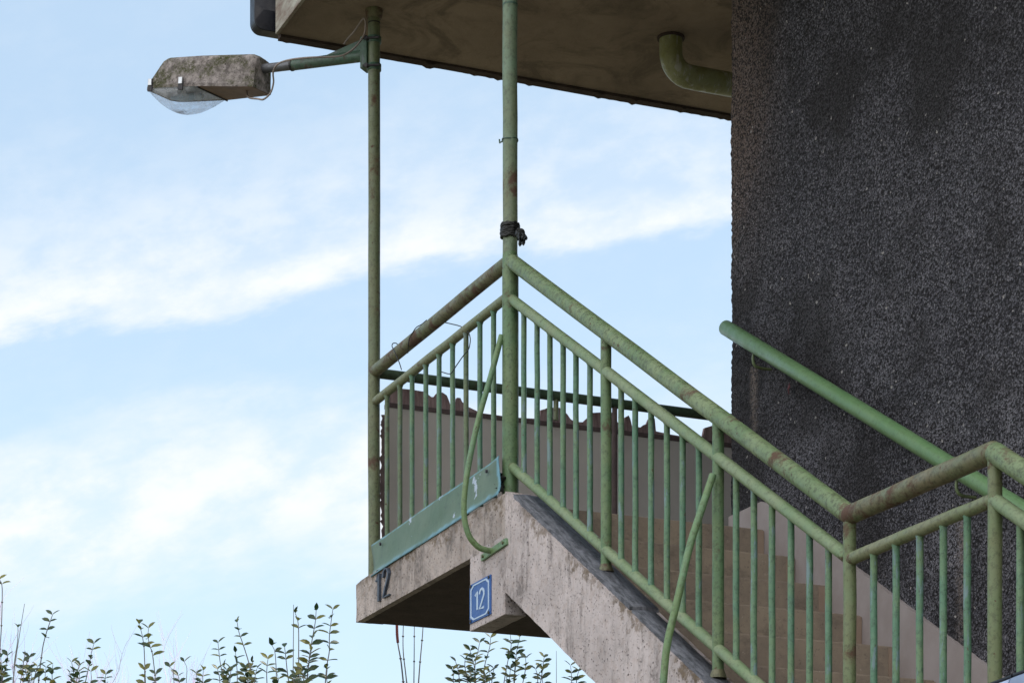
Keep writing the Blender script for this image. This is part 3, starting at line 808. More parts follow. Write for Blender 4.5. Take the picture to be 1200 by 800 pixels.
# crumpled dark debris at the pole foot
mb = MB(); Rd = random.Random(8)
for k in range(9):
    c = pb(585.5 + Rd.uniform(-2.5, 3.5), 562 + Rd.uniform(-4, 12), -.045 + Rd.uniform(-.01, .02)); P = []
    for q in range(6):
        P.append(c + Vector((Rd.uniform(-1, 1), Rd.uniform(-1, 1), Rd.uniform(-1, 1))) * .022)
    bm_ = bmesh.new()
    for p in P: bm_.verts.new(p)
    bmesh.ops.convex_hull(bm_, input=bm_.verts)
    bm_.verts.index_update(); off = len(mb.v)
    for v in bm_.verts: mb.add(v.co)
    for f in bm_.faces: mb.face([off + v.index for v in f.verts])
    bm_.free()
tag(mb.build('debris', M['black']), 'crumpled black scrap wedged between kick plate and pole foot', 'debris')

# ------------------------------------------------------------------ house numbers
def glyph(ch, x0, y0, x1, y1, b, depth, bevel=.0):
    """glyph fitted between pixel corners: lower-left (x0,y0) and upper-right (x1,y1) on the face b"""
    cu = bpy.data.curves.new('glyph', 'FONT'); cu.body = ch; cu.extrude = .5; cu.resolution_u = 6
    ob = bpy.data.objects.new('glyph', cu); col.objects.link(ob)
    bpy.context.view_layer.update()
    me = bpy.data.meshes.new_from_object(ob.evaluated_get(bpy.context.evaluated_depsgraph_get()))
    vs = [v.co.copy() for v in me.vertices]; fs = [tuple(p.vertices) for p in me.polygons]
    bpy.data.objects.remove(ob); bpy.data.meshes.remove(me); bpy.data.curves.remove(cu)
    mnx, mxx = min(v.x for v in vs), max(v.x for v in vs); mny, mxy = min(v.y for v in vs), max(v.y for v in vs)
    a0, _, z0 = onb(x0, y0, b); a1, _, z1 = onb(x1, y1, b)
    mb = MB()
    for v in vs:
        u = (v.x - mnx) / (mxx - mnx); w = (v.y - mny) / (mxy - mny)
        mb.add(W(a0 + (a1 - a0) * u, b - depth * (v.z + .5), z0 + (z1 - z0) * w))
    for f in fs: mb.face(f)
    return mb
sg = thing('house_number_plate', W(*onb(563, 702, BF)), 'blue enamel plate with white 12 on the concrete haunch', 'sign')
def plate_pt(u, v, b):                 # u 0..1 along, v 0..1 up
    a0, _, zb0 = onb(551.6, 731.0, BF); a1, _, zb1 = onb(576.2, 719.2, BF)
    zt_0 = onb(551.6, 685.6, BF)[2]; zt_1 = onb(576.2, 672.4, BF)[2]
    a = a0 + (a1 - a0) * u; zb_ = zb0 + (zb1 - zb0) * u; zt_ = zt_0 + (zt_1 - zt_0) * u
    return W(a, b, zb_ + (zt_ - zb_) * v)
bs = BF - .006
mb = MB(); C = [(0, 0), (1, 0), (1, 1), (0, 1)]
mb.prism([plate_pt(u, v, bs) for u, v in C], [plate_pt(u, v, BF + .003) for u, v in C]); mb.build('plate', M['signblue'], sg, bevel=.002)
def ringpoly(m, ch, cw): return [(m + ch, m * .8), (1 - m - ch, m * .8), (1 - m, m * .8 + cw), (1 - m, 1 - m * .8 - cw), (1 - m - ch, 1 - m * .8), (m + ch, 1 - m * .8), (m, 1 - m * .8 - cw), (m, m * .8 + cw)]
o_, i_ = ringpoly(.06, .13, .10), ringpoly(.105, .125, .095)
mb = MB(); A_ = [mb.add(plate_pt(u, v, bs - .0015)) for u, v in o_]; B_ = [mb.add(plate_pt(u, v, bs - .0015)) for u, v in i_]
A2 = [mb.add(plate_pt(u, v, bs + .001)) for u, v in o_]; B2 = [mb.add(plate_pt(u, v, bs + .001)) for u, v in i_]
for k in range(8):
    j = (k + 1) % 8; mb.face((A_[k], A_[j], B_[j], B_[k])); mb.face((A_[k], A2[k], A2[j], A_[j])); mb.face((B_[k], B_[j], B2[j], B2[k]))
mb.build('border', M['signwhite'], sg)
# digits drawn as strokes in plate coordinates
def strokes(lines, w, name, to, mat, root, d):
    mb = MB()
    for P in lines:
        n = len(P); L_, R_ = [], []
        for i in range(n):
            p = Vector((P[i][0], P[i][1])); t = Vector((P[min(i + 1, n - 1)][0] - P[max(i - 1, 0)][0], P[min(i + 1, n - 1)][1] - P[max(i - 1, 0)][1])).normalized()
            nn = Vector((-t.y, t.x)) * w; L_.append(p + nn); R_.append(p - nn)
        for i in range(n - 1):
            q = [L_[i], R_[i], R_[i + 1], L_[i + 1]]
            mb.prism([to(p.x, p.y, d[0]) for p in q], [to(p.x, p.y, d[1]) for p in q])
    return mb.build(name, mat, root)
two = [(math.cos(t), math.sin(t)) for t in [math.radians(a) for a in range(170, -50, -20)]]
def two_pts(cx, w, y0, y1):
    h = y1 - y0; r = w / 2; cy = y1 - h * .27
    P = [(cx + r * c, cy + h * .27 * s) for c, s in two]
    return P + [(cx - r, y0), (cx + r, y0)]
pv = lambda u, v, d: plate_pt(u, v, bs - d)
def digit_one(x, y0, y1, fl): return [(x - fl, y1 - (y1 - y0) * .2), (x, y1), (x, y0)]
strokes([digit_one(.385, .27, .735, .10)], .034, 'digit', pv, M['signwhite'], sg, (.0016, -.001))
strokes([two_pts(.60, .21, .26, .745)], .034, 'digit', pv, M['signwhite'], sg, (.0017, -.001))
nb = Vector((-CS, -SN, 0))
for u, v in ((.07, .055), (.93, .055), (.93, .945), (.07, .945)):
    mb = MB(); c = plate_pt(u, v, bs); mb.tube([c, c + nb * .004], .007, 10); mb.build('screw', M['boltdark'], sg)

nm = thing('house_number', W(*onb(448, 690, BF)), 'dark iron number 12 fixed to the landing corner', 'house number')
def face_pt(u, v, d):                  # px-sheared face coordinates: u = pixel x, v = height px above the slab bottom line
    a, b, z = onb(u, 729.2 - .5615 * (u - 417.5) - v, BF - .014); return W(a, BF - d, z)
def st_face(P): return P
ONE = [(439.6, 35.5), (441.2, 37), (442.8, 43), (442.8, 11)]
TW = [(447.8, 36), (448.6, 42), (450.6, 45), (453.0, 43.5), (454.2, 38), (452.8, 30), (450, 20), (448.2, 12.2), (455.2, 12)]
strokes([ONE], .95, 'digit', face_pt, M['digit'], nm, (.013, -.006))
strokes([TW], .85, 'digit', face_pt, M['digit'], nm, (.014, -.006))

# ------------------------------------------------------------------ tape, wires, leaf, panel
mb = MB(); Rt = random.Random(2); zt_ = onb(597.5, 271.5, 0)[2]
for k in range(7):
    zz_ = zt_ + (k - 3) * .0085
    mb.tube([W(pm[0] + (.036 + Rt.uniform(-.002, .004)) * math.cos(t), (.036 + Rt.uniform(-.002, .004)) * math.sin(t), zz_ + Rt.uniform(-.004, .004)) for t in [i * math.pi / 12 for i in range(25)]], .0068, 7)
for k in range(12):
    s0 = pb(606 + Rt.uniform(-1, 2), 272 + Rt.uniform(-5, 6), -.02 + Rt.uniform(-.02, .02)); s2 = pb(611 + Rt.uniform(-4, 6.5), 284 + Rt.uniform(-6, 7), -.03 + Rt.uniform(-.03, .03))
    s1 = s0.lerp(s2, .5) + Vector((Rt.uniform(.0, .016), Rt.uniform(-.01, .01), Rt.uniform(-.008, .012)))
    mb.tube(bez([s0, s1, s2], 4), [.006 + Rt.random() * .004] * 8 + [.002], 6)
tag(mb.build('tape', M['black']), 'crumpled black tape wrapped round the tall pole above the rails', 'tape')

wire = thing('wire', pb(500, 420, 0), 'thin dark wire looped loosely over the landing top rail', 'wire')
for P in ([(470.5, 433, -.01), (468, 425, -.035), (463, 413, -.04), (459.5, 406, -.03), (460.5, 402.3, -.02), (464, 402, 0), (466.5, 404, .03)],
          [(478, 413.5, -.01), (478.5, 405, -.036), (480, 396, -.036), (484, 389, -.03), (488, 383.5, -.01), (494, 380, .0), (500, 375, .03)],
          [(520, 377.5, .02), (529, 379.5, .0), (540, 382.5, -.01), (548, 388, -.01), (551, 396, -.02), (550.5, 404, -.02), (548.5, 410, -.02), (542, 418, -.02), (535, 428, -.02), (531, 434, -.02), (527, 438, -.02), (517, 435.5, -.02)]):
    mb = MB(); mb.tube(bez([pb(*p) for p in P], 5), .0024, 6); mb.build('strand', M['wire'], wire)

mb = MB(); c = Vector(W(*onb(925.5, 455.5, WB - .02)))
ru = Vector((SN, -CS, 0)); up = Vector((0, 0, 1)); nb = Vector((-CS, -SN, 0))
P = [(0, -.030), (.006, -.018), (.004, -.006), (.014, .0), (.008, .012), (-.002, .030), (-.006, .010), (-.013, .004), (-.007, -.008), (-.004, -.02)]
cen = mb.add(c + nb * .012)
ids = [mb.add(c + ru * x * .9 * 1.6 + up * y + nb * (.004 + .006 * math.sin(7 * i))) for i, (x, y) in enumerate(P)]
for i in range(len(P)): mb.face((cen, ids[i], ids[(i + 1) % len(P)]), True)
lf = mb.build('dry_leaf', M['redleaf']); sd = lf.modifiers.new('thick', 'SOLIDIFY'); sd.thickness = .001
tag(lf, 'small dry red leaf caught on the dark wall below the handrail', 'leaf')

# ------------------------------------------------------------------ pale blue sheets at the right edge
bpn = -.16
sh = thing('metal_sheet', W(*onb(1200, 830, bpn)), 'pale blue glossy metal sheeting just showing at the bottom right corner', 'metal sheet')
for xa, ya, xb, yb in ((1150, 807, 1186.6, 793.5), (1188.6, 792.4, 1260, 766)):
    A_, B_ = onb(xa, ya, bpn), onb(xb, yb, bpn); mb = MB(); n = 10; g = {}
    pr = [(0, 0), (-.012, -.006), (-.02, -.03), (-.022, -.5), (-.014, -.5), (-.008, -.03), (.0, -.012)]
    for i in range(2):
        P = A_ if i == 0 else B_
        for k, (db, dz) in enumerate(pr): g[i, k] = mb.add(W(P[0], bpn + db, P[2] + dz))
    for k in range(len(pr)): mb.face((g[0, k], g[1, k], g[1, (k + 1) % len(pr)], g[0, (k + 1) % len(pr)]), 0 < k < 3)
    for i in (0, 1): mb.face([g[i, k] for k in range(len(pr))])
    mb.build('sheet', M['panelblue'], sh)
    mb = MB(); mb.tube([W(*A_) + Vector((0, 0, .004)), W(*B_) + Vector((0, 0, .004))], .006, 8); mb.build('edge_bead', M['navy'], sh)

# ------------------------------------------------------------------ street lamp
LZ = onb(438.4, 68, 0)[2]
axh = Vector((-.9, .436, 0)).normalized(); tilt = math.radians(4.2)
U = (axh * math.cos(tilt) + Vector((0, 0, 1)) * math.sin(tilt)).normalized()
V = Vector((axh.y, -axh.x, 0)).normalized()
if V.y < 0: V = -V
Wv = U.cross(V); Wv = Wv if Wv.z > 0 else -Wv
tl2 = math.radians(3.8)
O = W(pl[0], 0, onb(432, 70.5, 0)[2])
sl = thing('street_lamp', O, 'weathered street lamp with lichened housing and dirty clear bowl on a green arm', 'street lamp')
def L(u, v, w):
    # the lamp head is tipped a little more than its arm
    w = w + max(0., u - .62) * math.sin(tl2) + (v * .115 if u > .64 else 0)
    return O + U * u + V * v + Wv * w
mb = MB(); mb.tube([L(.035, 0, -.004), L(.475, 0, -.006)], [.0285, .0255], 16); mb.build('arm', M['arm'], sl)
mb = MB(); mb.tube([L(.465, 0, -.006), L(.76, 0, -.012)], .0225, 16); mb.build('spigot', M['steel'], sl)
mb = MB(); mb.tube([L(.47, 0, -.006), L(.48, 0, -.006)], .028, 16); mb.build('collar', M['wire'], sl)
gq = [(.03, .085), (.05, .085), (.27, .022), (.27, .0), (.03, .0)]
mb = MB(); mb.prism([L(u, -.006, w) for u, w in gq], [L(u, .006, w) for u, w in gq]); mb.build('gusset', M['arm'], sl)
# clamp: channel plate plus two straps with bolts
cz0, cz1 = onb(432, 88, 0)[2] + EYE - O.z, onb(432, 51, 0)[2] + EYE - O.z
mb = MB(); Hv = Vector((0, 0, 1))
def LH(u, v, h): return O + axh * u + V * v + Hv * h
q = [(.024, -.034), (.062, -.034), (.062, .034), (.024, .034)]
mb.prism([LH(u, v, cz0) for u, v in q], [LH(u, v, cz1) for u, v in q]); mb.build('clamp_plate', M['arm'], sl, bevel=.003)
for h in (onb(438, 48, 0)[2], onb(438, 80, 0)[2]):
    hh = h + EYE - O.z
    mb = MB(); mb.tube([LH(0, 0, hh - .017), LH(0, 0, hh - .015), LH(0, 0, hh + .015), LH(0, 0, hh + .017)], [.031, .036, .036, .031], 18); o = mb.build('strap', M['arm'], sl)
    m2 = MB(); m2.tube([LH(.04, -.045, hh), LH(-.045, -.03, hh - .004)], .006, 8); m2.tube([LH(.02, -.05, hh), LH(.02, -.028, hh)], .011, 8); m2.build('bolt', M['boltdark'], o)
# housing loft: sections along u
u0, u1 = .645, 1.275
def sect(u):
    t = (u - u0) / (u1 - u0)
    hw = .085 + .060 * min(1, t / .50)                       # rim half width
    if t > .88: hw *= math.sqrt(max(.02, 1 - ((t - .88) / .125) ** 2)) * .35 + .65
    return hw
rimz = -.105
def ring(u, w, k, h=0):
    hw = sect(u) * k; return hw
mb = MB(); n = 26; g = {}
prof = [(1.0, rimz - .012), (1.0, rimz + .004), (.955, rimz + .012), (.93, rimz + .03), (.86, rimz + .12), (.78, rimz + .152), (.62, rimz + .164), (0, rimz + .168)]
for i in range(n + 1):
    t = i / n; u = u0 + (u1 - u0) * t; hw = sect(u)
    for k, (kk, w) in enumerate(prof):
        # the tail end (towards the tip) slopes down, the arm end is rounded
        hgt = (w - rimz) 
        sc = min(1, max(.06, (1.0 - t) / .17)) * (.97 - .05 * t) * (.88 + .12 * min(1, t / .04))
        ww = rimz + .012 + (w - rimz - .012) * sc if w > rimz + .012 else w
        uu = u
        g[i, k, 0] = mb.add(L(uu, -hw * kk, ww)); g[i, k, 1] = mb.add(L(uu, hw * kk, ww))
K = len(prof)
for i in range(n):
    for sd_ in (0, 1):
        for k in range(K - 1): mb.face((g[i, k, sd_], g[i + 1, k, sd_], g[i + 1, k + 1, sd_], g[i, k + 1, sd_]), k > 2)
for i in (0, n):
    mb.face([g[i, k, 0] for k in range(K)] + [g[i, k, 1] for k in range(K - 1, -1, -1)])
mb.build('housing', M['housing'], sl, weld=True)
# underside plate (arm end) and reflector tray (tip end)
ub = u0 + .30
def under(name, ua, ue, w, k, mat):
    mb = MB(); m = 12; lo, hi = [], []
    for i in range(m + 1):
        u = ua + (ue - ua) * i / m; hw = sect(u) * k
        lo.append((u, -hw)); hi.append((u, hw))
    pol = lo + hi[::-1]
    mb.prism([L(u, v, w) for u, v in pol], [L(u, v, w + .006) for u, v in pol]); return mb.build(name, mat, sl)
under('service_cover', u0 + .004, ub - .004, rimz - .0135, .985, M['lampunder'])
under('reflector', ub + .004, u1 - .006, rimz - .009, .96, M['reflector'])
mb = MB(); mb.tube([L(ub, -sect(ub), rimz - .016), L(ub, sect(ub), rimz - .016)], .004, 8); mb.build('seam', M['boltdark'], sl)
mb = MB(); mb.tube([L(ub + .06, 0, rimz - .024), L(ub + .1, 0, rimz - .026), L(ub + .2, 0, rimz - .028), L(ub + .25, 0, rimz - .029)], [.012, .018, .018, .008], 14); mb.build('bulb', M['signwhite'], sl)
# bowl
mb = MB(); nu, nv = 26, 20; g = {}
for i in range(nu + 1):
    t = i / nu; u = ub + .006 + (u1 - .008 - ub - .006) * t; hw = sect(u) * .965
    dep = .098 * max(.0, 1 - abs((t - .52) / (.52 if t < .52 else .48)) ** 2.1) ** .75
    for j in range(nv + 1):
        ph = math.pi * j / nv; v = -hw * math.cos(ph); w = rimz - .012 - dep * math.sin(ph) ** .85 if 0 < j < nv else rimz - .012
        k = mb.add(L(u, v, w)); g[i, j] = k; mb.e[k] = (rimz - .012 - w) / .098
for i in range(nu):
    for j in range(nv): mb.face((g[i, j], g[i + 1, j], g[i + 1, j + 1], g[i, j + 1]), True)
mb.build('bowl', M['bowl'], sl)
# latches
for u in (u0 + .395, u1 - .045):
    hw = sect(u); mb = MB()
    P = [(u - .014, rimz - .03), (u + .014, rimz - .03), (u + .014, rimz + .035), (u - .014, rimz + .035)]
    mb.prism([L(a, -hw - .010, w) for a, w in P], [L(a, -hw + .0, w) for a, w in P]); o = mb.build('latch', M['boltdark'], sl, bevel=.003)
    m2 = MB(); P = [(u - .011, rimz + .0), (u + .011, rimz + .0), (u + .011, rimz + .034), (u - .011, rimz + .034)]
    m2.prism([L(a, -hw - .0135, w) for a, w in P], [L(a, -hw - .008, w) for a, w in P]); m2.build('clip', M['zinc'], o, bevel=.002)
# cables
mb = MB(); dC = O.y
P = [L(u0 + .085, -.01, rimz - .012), L(u0 + .06, -.03, rimz - .05)] + [pd for pd in (onY(302, 116, dC + .2), onY(309, 116.5, dC + .17), onY(317, 109, dC + .15), onY(320.5, 97, dC + .13), onY(320, 86, dC + .1), onY(323, 78, dC + .07), onY(330, 73, dC + .04), onY(344, 69.5, dC - .02), onY(365, 67.5, dC - .06), onY(385, 67, dC - .06), onY(400, 65.5, dC - .06), onY(411, 60, dC - .05), onY(421, 50, dC - .05), onY(427, 40, dC - .04), onY(428.5, 29, dC - .03), onY(427, 22, dC - .03), onY(423, 25.5, dC), onY(416, 36, dC + .04), onY(408, 45, dC + .1), onY(403, 52, dC + .12))]
mb.tube(bez(P, 5), .0047, 8); mb.build('cable', M['cable'], sl)

# ------------------------------------------------------------------ shrubs
def leaf(mb, p, d, up, ln, wd, hue):
    d = d.normalized(); side = d.cross(up).normalized(); nn = side.cross(d).normalized()
    prof = [(0, 0), (.22, .62), (.5, 1.0), (.78, .66), (1, 0)]
    mid, le, ri = [], [], []
    for t, w in prof:
        c = p + d * ln * t - nn * ln * .16 * t * t
        mid.append(mb.add(c)); 
        if 0 < t < 1:
            le.append(mb.add(c + side * wd * w * .5 + nn * wd * .16)); ri.append(mb.add(c - side * wd * w * .5 + nn * wd * .16))
    for A in (le, ri):
        mb.face((mid[0], A[0], mid[1]), True)
        for i in range(2): mb.face((mid[i + 1], A[i], A[i + 1], mid[i + 2]), True)
        mb.face((mid[3], A[2], mid[4]), True)
    for k in mid + le + ri: mb.h[k] = hue
RS = random.Random(21)
def shrub(name, label, stems, xroot, Yd, group='leafy shrubs behind the landing'):
    g0 = Vector(((xroot - CX) / F * Yd, Yd, 0)); g0.z = gz(g0.x, g0.y)
    root = thing(name, g0, label, 'shrub', group)
    ms, ml, mr = MB(), MB(), MB()
    extra = []
    for s in stems:
        if s.get('leaf') and len(s['p']) >= 3 and RS.random() < .75:
            x, y = s['p'][-1]; x += RS.uniform(-9, 9); yt = RS.uniform(779, 793)
            extra.append(dict(p=[(x, yt), (x + RS.uniform(-2, 2), (yt + 806) / 2), (x + RS.uniform(-3, 3), 806)], leaf=(yt - 1, 806, 1.15), r=.0036))
    for s in stems + extra:
        pts = s['p']; Y = Yd + RS.uniform(-.35, .35)
        P = [onY(x, y, Y) for x, y in pts]
        last = P[-1]; low = Vector((g0.x + (last.x - g0.x) * .45 + RS.uniform(-.08, .08), (Y + Yd) / 2, g0.z + (last.z - g0.z) * .45))
        foot = g0 + Vector((RS.uniform(-.06, .06), RS.uniform(-.06, .06), -.02))
        path = bez(P, 6) + [last.lerp(low, .33), last.lerp(low, .66), low, low.lerp(foot, .5), foot]
        r = s.get('r', .0042) * .72; n = len(path)
        ms.tube(path, [r * (.55 + .6 * i / n) for i in range(n)], 6)
        if s.get('red'): mr.tube(bez([onY(465, 731, Y - .02), onY(465.3, 743, Y - .02), onY(466.2, 752.5, Y - .02)], 4), .0085, 7)
        if s.get('nodes'):
            q = path[0]; acc = 0
            for i in range(1, n):
                acc += (path[i] - path[i - 1]).length
                if acc > .13: ms.tube([path[i] - Vector((0, 0, .006)), path[i], path[i] + Vector((0, 0, .006))], [r * .8, r * 2.1, r * .8], 6); acc = 0
        # leaves in opposite pairs
        lv = s.get('leaf')
        if lv:
            ya, yb, dens = lv; acc = 1; side = RS.choice((0, 1)); first = True
            for i in range(0, n - 1):
                seg = path[i + 1] - path[i]; L_ = seg.length; tpos = 0
                py = HY - (path[i].z - EYE) * F / path[i].y
                if py > yb: break
                if py < ya - 3: continue
                m = max(1, int(L_ / .012))
                for k in range(m):
                    acc += L_ / m
                    gap = (.028 if first else .038) / dens * RS.uniform(.85, 1.3)
                    if acc > gap:
                        acc = 0; p = path[i] + seg * (k / m); stemdir = (-seg).normalized()
                        prog = min(1, (py - ya) / 35.)
                        az = (0. if RS.random() < .72 else .5 * math.pi) + RS.uniform(-.4, .4); side ^= 1
                        for q in (0, 1):
                            if RS.random() < .07: continue
                            a_ = az + math.pi * q + RS.uniform(-.25, .25)
                            out = Vector((math.cos(a_), math.sin(a_), 0))
                            lift = RS.uniform(.25, .75) if not first else RS.uniform(.7, 1.3)
                            dd = out + Vector((0, 0, lift))
                            sz = RS.uniform(.054, .080) * (.75 + .35 * prog)
                            leaf(ml, p, dd, Vector((RS.uniform(-.3, .3), RS.uniform(-1.3, -.1), .8)), sz, sz * RS.uniform(.44, .60), RS.random())
                        first = False
    ms.build('stems', M['stem'], root)
    if ml.v: ml.build('foliage', M['leaf'], root)
    if mr.v: mr.build('red_twig', M['stemred'], root)
    return root
S = lambda p, leaf=None, **k: dict(p=p, leaf=leaf, **k)
shrub('shrub', 'shrub at the far left with a bare nodding shoot at the photo edge', [
    S([(-1, 679), (1.5, 682), (2.6, 692), (2.2, 720), (1, 745), (-1, 775), (-2, 800)], (677, 690, 1.0), nodes=True, r=.005),
    S([(28.8, 707), (25, 730), (21.5, 752), (18, 775), (15, 800)], None, r=.004),
    S([(21, 735), (21, 742), (20, 755), (17, 775), (15.5, 800)], (735, 743, .8)),
    S([(9, 768), (7.5, 780), (4, 790), (2, 802)], (766, 800, 1.1)),
    S([(1, 770), (2, 785), (2, 802)], (770, 800, .9)),
    S([(29.5, 762), (27, 780), (23.5, 802)], None, r=.0035)], 8, 15.0)
shrub('shrub', 'shrub at the left with one tall leafy shoot standing above pale bare twigs', [
    S([(61.5, 720), (58, 730), (54, 742), (50.5, 756), (48.5, 770), (46.5, 785), (45, 802)], (719, 757, .95), r=.0055, nodes=True),
    S([(34.5, 770), (31, 779), (33, 790), (36, 802)], (768, 800, 1.25)),
    S([(27, 775), (30, 786), (34, 802)], (773, 800, 1.1)),
    S([(44, 781), (41, 790), (39, 802)], (780, 802, 1.2)),
    S([(62, 778), (61, 788), (61.5, 802)], (777, 802, 1.3))], 46, 15.0)
shrub('shrub', 'shrub with a slanting leafy shoot between the tall shoot and the twin shoots', [
    S([(110, 754), (107, 765), (105, 777), (102, 790), (99, 803)], (754, 783, 1.15)),
    S([(84, 776), (86, 786), (87, 802)], (775, 792, .8)),
    S([(94, 779), (88, 790), (86, 803)], (779, 786, .6)),
    S([(92, 787), (90, 795), (90, 806)], (786, 806, 1.3)),
    S([(124, 790), (123, 797), (123, 806)], (789, 806, 1.5))], 98, 15.1)
shrub('shrub', 'two slim shoots side by side with leaves only at their tips', [
    S([(163, 731), (166, 741), (168, 752), (169, 762), (170.5, 800)], (731, 758, 1.15), nodes=True),
    S([(174, 736), (173.5, 746), (176, 757), (179, 768), (183, 803)], (736, 768, .8), nodes=True)], 177, 15.0)
shrub('shrub', 'low thin shoots with a single leaf or two, right of the slim pair', [
    S([(199, 781), (203, 786), (204, 803)], (780, 784, .7), r=.0032),
    S([(216, 775), (219, 783), (218, 803)], (774, 784, .8), r=.0032),
    S([(230, 789), (231, 796), (232, 806)], (788, 806, 1.0), r=.0035)], 215, 15.2)
shrub('shrub', 'leafy shrub with one tall leaning shoot, right of the low thin shoots', [
    S([(255.5, 753), (256.5, 763), (258, 775), (260.5, 788), (263, 803)], (752, 775, 1.15)),
    S([(255, 784), (257, 792), (258, 803)], (783, 803, 1.2)),
    S([(278, 729), (280, 740), (284, 752), (288, 764), (292, 778), (297, 803)], (728, 765, .95), r=.005),
    S([(276, 764), (277, 775), (278, 788), (278, 803)], (763, 782, 1.3)),
    S([(271, 784), (270, 790), (269, 803)], (782, 803, .9)),
    S([(296, 776), (293, 786), (291, 803)], (775, 803, 1.3)),
    S([(288, 782), (290, 790), (290, 803)], (781, 803, 1.2)),
    S([(301, 783), (299, 792), (298, 806)], (783, 806, 1.2))], 278, 15.0)
shrub('shrub', 'tallest leafy shrub left of the landing, with dense upright shoots and one bare stem', [
    S([(314, 772), (313, 780), (312.5, 790), (313, 803)], (771, 790, 1.2)),
    S([(319, 756), (322, 763), (323.5, 780), (324, 803)], (755, 770, 1.0)),
    S([(333.5, 758), (335, 770), (336.5, 785), (339, 803)], (757, 803, 1.15), r=.0048),
    S([(344, 708), (344, 730), (343.7, 760), (343.5, 803)], None, r=.004),
    S([(346, 718), (349, 727), (350, 742), (350, 770), (350, 803)], (718, 742, .95), r=.005),
    S([(370.5, 715), (369.5, 728), (366.5, 745), (364, 760), (362, 775), (359, 803)], (714, 803, .95), r=.0052),
    S([(365, 762), (362, 775), (357, 790), (355, 803)], (760, 803, 1.1)),
    S([(390, 714), (388, 728), (386, 745), (386, 762), (383, 780), (381, 803)], (713, 800, .85), r=.005)], 352, 15.0)
shrub('shrub', 'bare leafless stems hanging thin below the landing slab, one with a red tip', [
    S([(464.8, 715), (465.2, 740), (466.5, 755), (470, 775), (473, 803)], None, r=.0065, nodes=True, red=True),
    S([(473.3, 715), (472.3, 745), (472.7, 765), (475, 785), (477, 803)], None, r=.0055, nodes=True),
    S([(485.6, 715), (485.4, 760), (485, 803)], None, r=.0048, nodes=True),
    S([(496.5, 720), (495, 745), (492.3, 775), (490.2, 803)], None, r=.006, nodes=True)], 480, 15.0)
shrub('shrub', 'leafy shrub beneath the landing slab left of the blue plate', [
    S([(575, 747), (574, 757), (571, 768), (568, 780), (566, 803)], (746, 776, 1.0)),
    S([(562, 753), (560, 763), (557, 775), (556, 803)], (752, 803, 1.1)),
    S([(551, 762), (553, 770), (556, 782), (558, 803)], (761, 803, 1.1)),
    S([(545, 772), (545, 782), (549, 803)], (771, 803, 1.0)),
    S([(534, 775), (537, 785), (539, 803)], (774, 803, 1.1)),
    S([(579, 783), (577, 791), (576, 803)], (782, 803, 1.3)),
    S([(566, 786), (568, 795), (569, 806)], (785, 806, 1.2))], 558, 15.2)
shrub('shrub', 'leafy shrub beneath the stair soffit right of the blue plate', [
    S([(598, 744), (599, 756), (596, 770), (593, 785), (590, 803)], (744, 776, .95)),
    S([(609, 746), (606, 760), (604, 775), (602, 803)], (746, 803, 1.1)),
    S([(616, 771), (616, 782), (612, 803)], (770, 803, 1.15)),
    S([(637.5, 770), (636, 782), (633, 803)], (769, 803, 1.2)),
    S([(628, 784), (630, 792), (630, 803)], (783, 803, 1.1)),
    S([(652, 762), (652, 780), (652, 803)], None, r=.0028)], 615, 15.2)
shrub('shrub', 'small leafy shoot just under the stair at the bottom', [
    S([(678, 786), (676, 794), (675, 806)], (785, 806, 1.4))], 675, 15.0)

# far leafless trees
def bare_tree(xp, ytop, Yd, seed, label):
    rr = random.Random(seed); base = Vector(((xp - CX) / F * Yd, Yd, 0)); base.z = gz(base.x, base.y)
    topz = EYE + (HY - ytop) / F * Yd
    root = thing('bare_tree', base, label, 'tree', 'far leafless trees')
    mt, mc = MB(), MB(); H = topz - base.z
    def grow(mb, p, d, ln, r, depth):
        pts = [p]; q = p.copy(); n = 5; dd = d.copy()
        for i in range(n):
            dd = (dd + Vector((rr.uniform(-.22, .22), rr.uniform(-.22, .22), rr.uniform(.0, .16)))).normalized()
            q = q + dd * ln / n; pts.append(q.copy())
        mb.tube(pts, [r * (1 - .6 * i / n) for i in range(n + 1)], 5 if depth else 8, caps=False)
        if depth >= 4: return
        for k in range(6 if depth < 3 else 7):
            i = rr.randint(1, n); an = rr.uniform(0, 6.28)
            nd = (dd * .75 + Vector((math.cos(an), math.sin(an), rr.uniform(.2, .9))) * .62).normalized()
            grow(mc, pts[i], nd, ln * rr.uniform(.5, .72), r * .5, depth + 1)
    grow(mt, base, Vector((0, 0, 1)), H * .42, .055, 0)
    zmax = max(v.z for v in mc.v); k = (topz - base.z) / (zmax - base.z)
    for m in (mt, mc):
        for v in m.v: v.z = base.z + (v.z - base.z) * k
    mt.build('trunk', M['twig'], root); mc.build('crown', M['twig'], root)
bare_tree(14, 684, 44, 4, 'pale lilac leafless tree at the far left behind the shrubs')
bare_tree(84, 730, 46, 9, 'pale lilac leafless tree behind the slanting leafy shoot')
bare_tree(150, 762, 48, 14, 'low pale leafless tree top between the slanting shoot and the twin shoots')

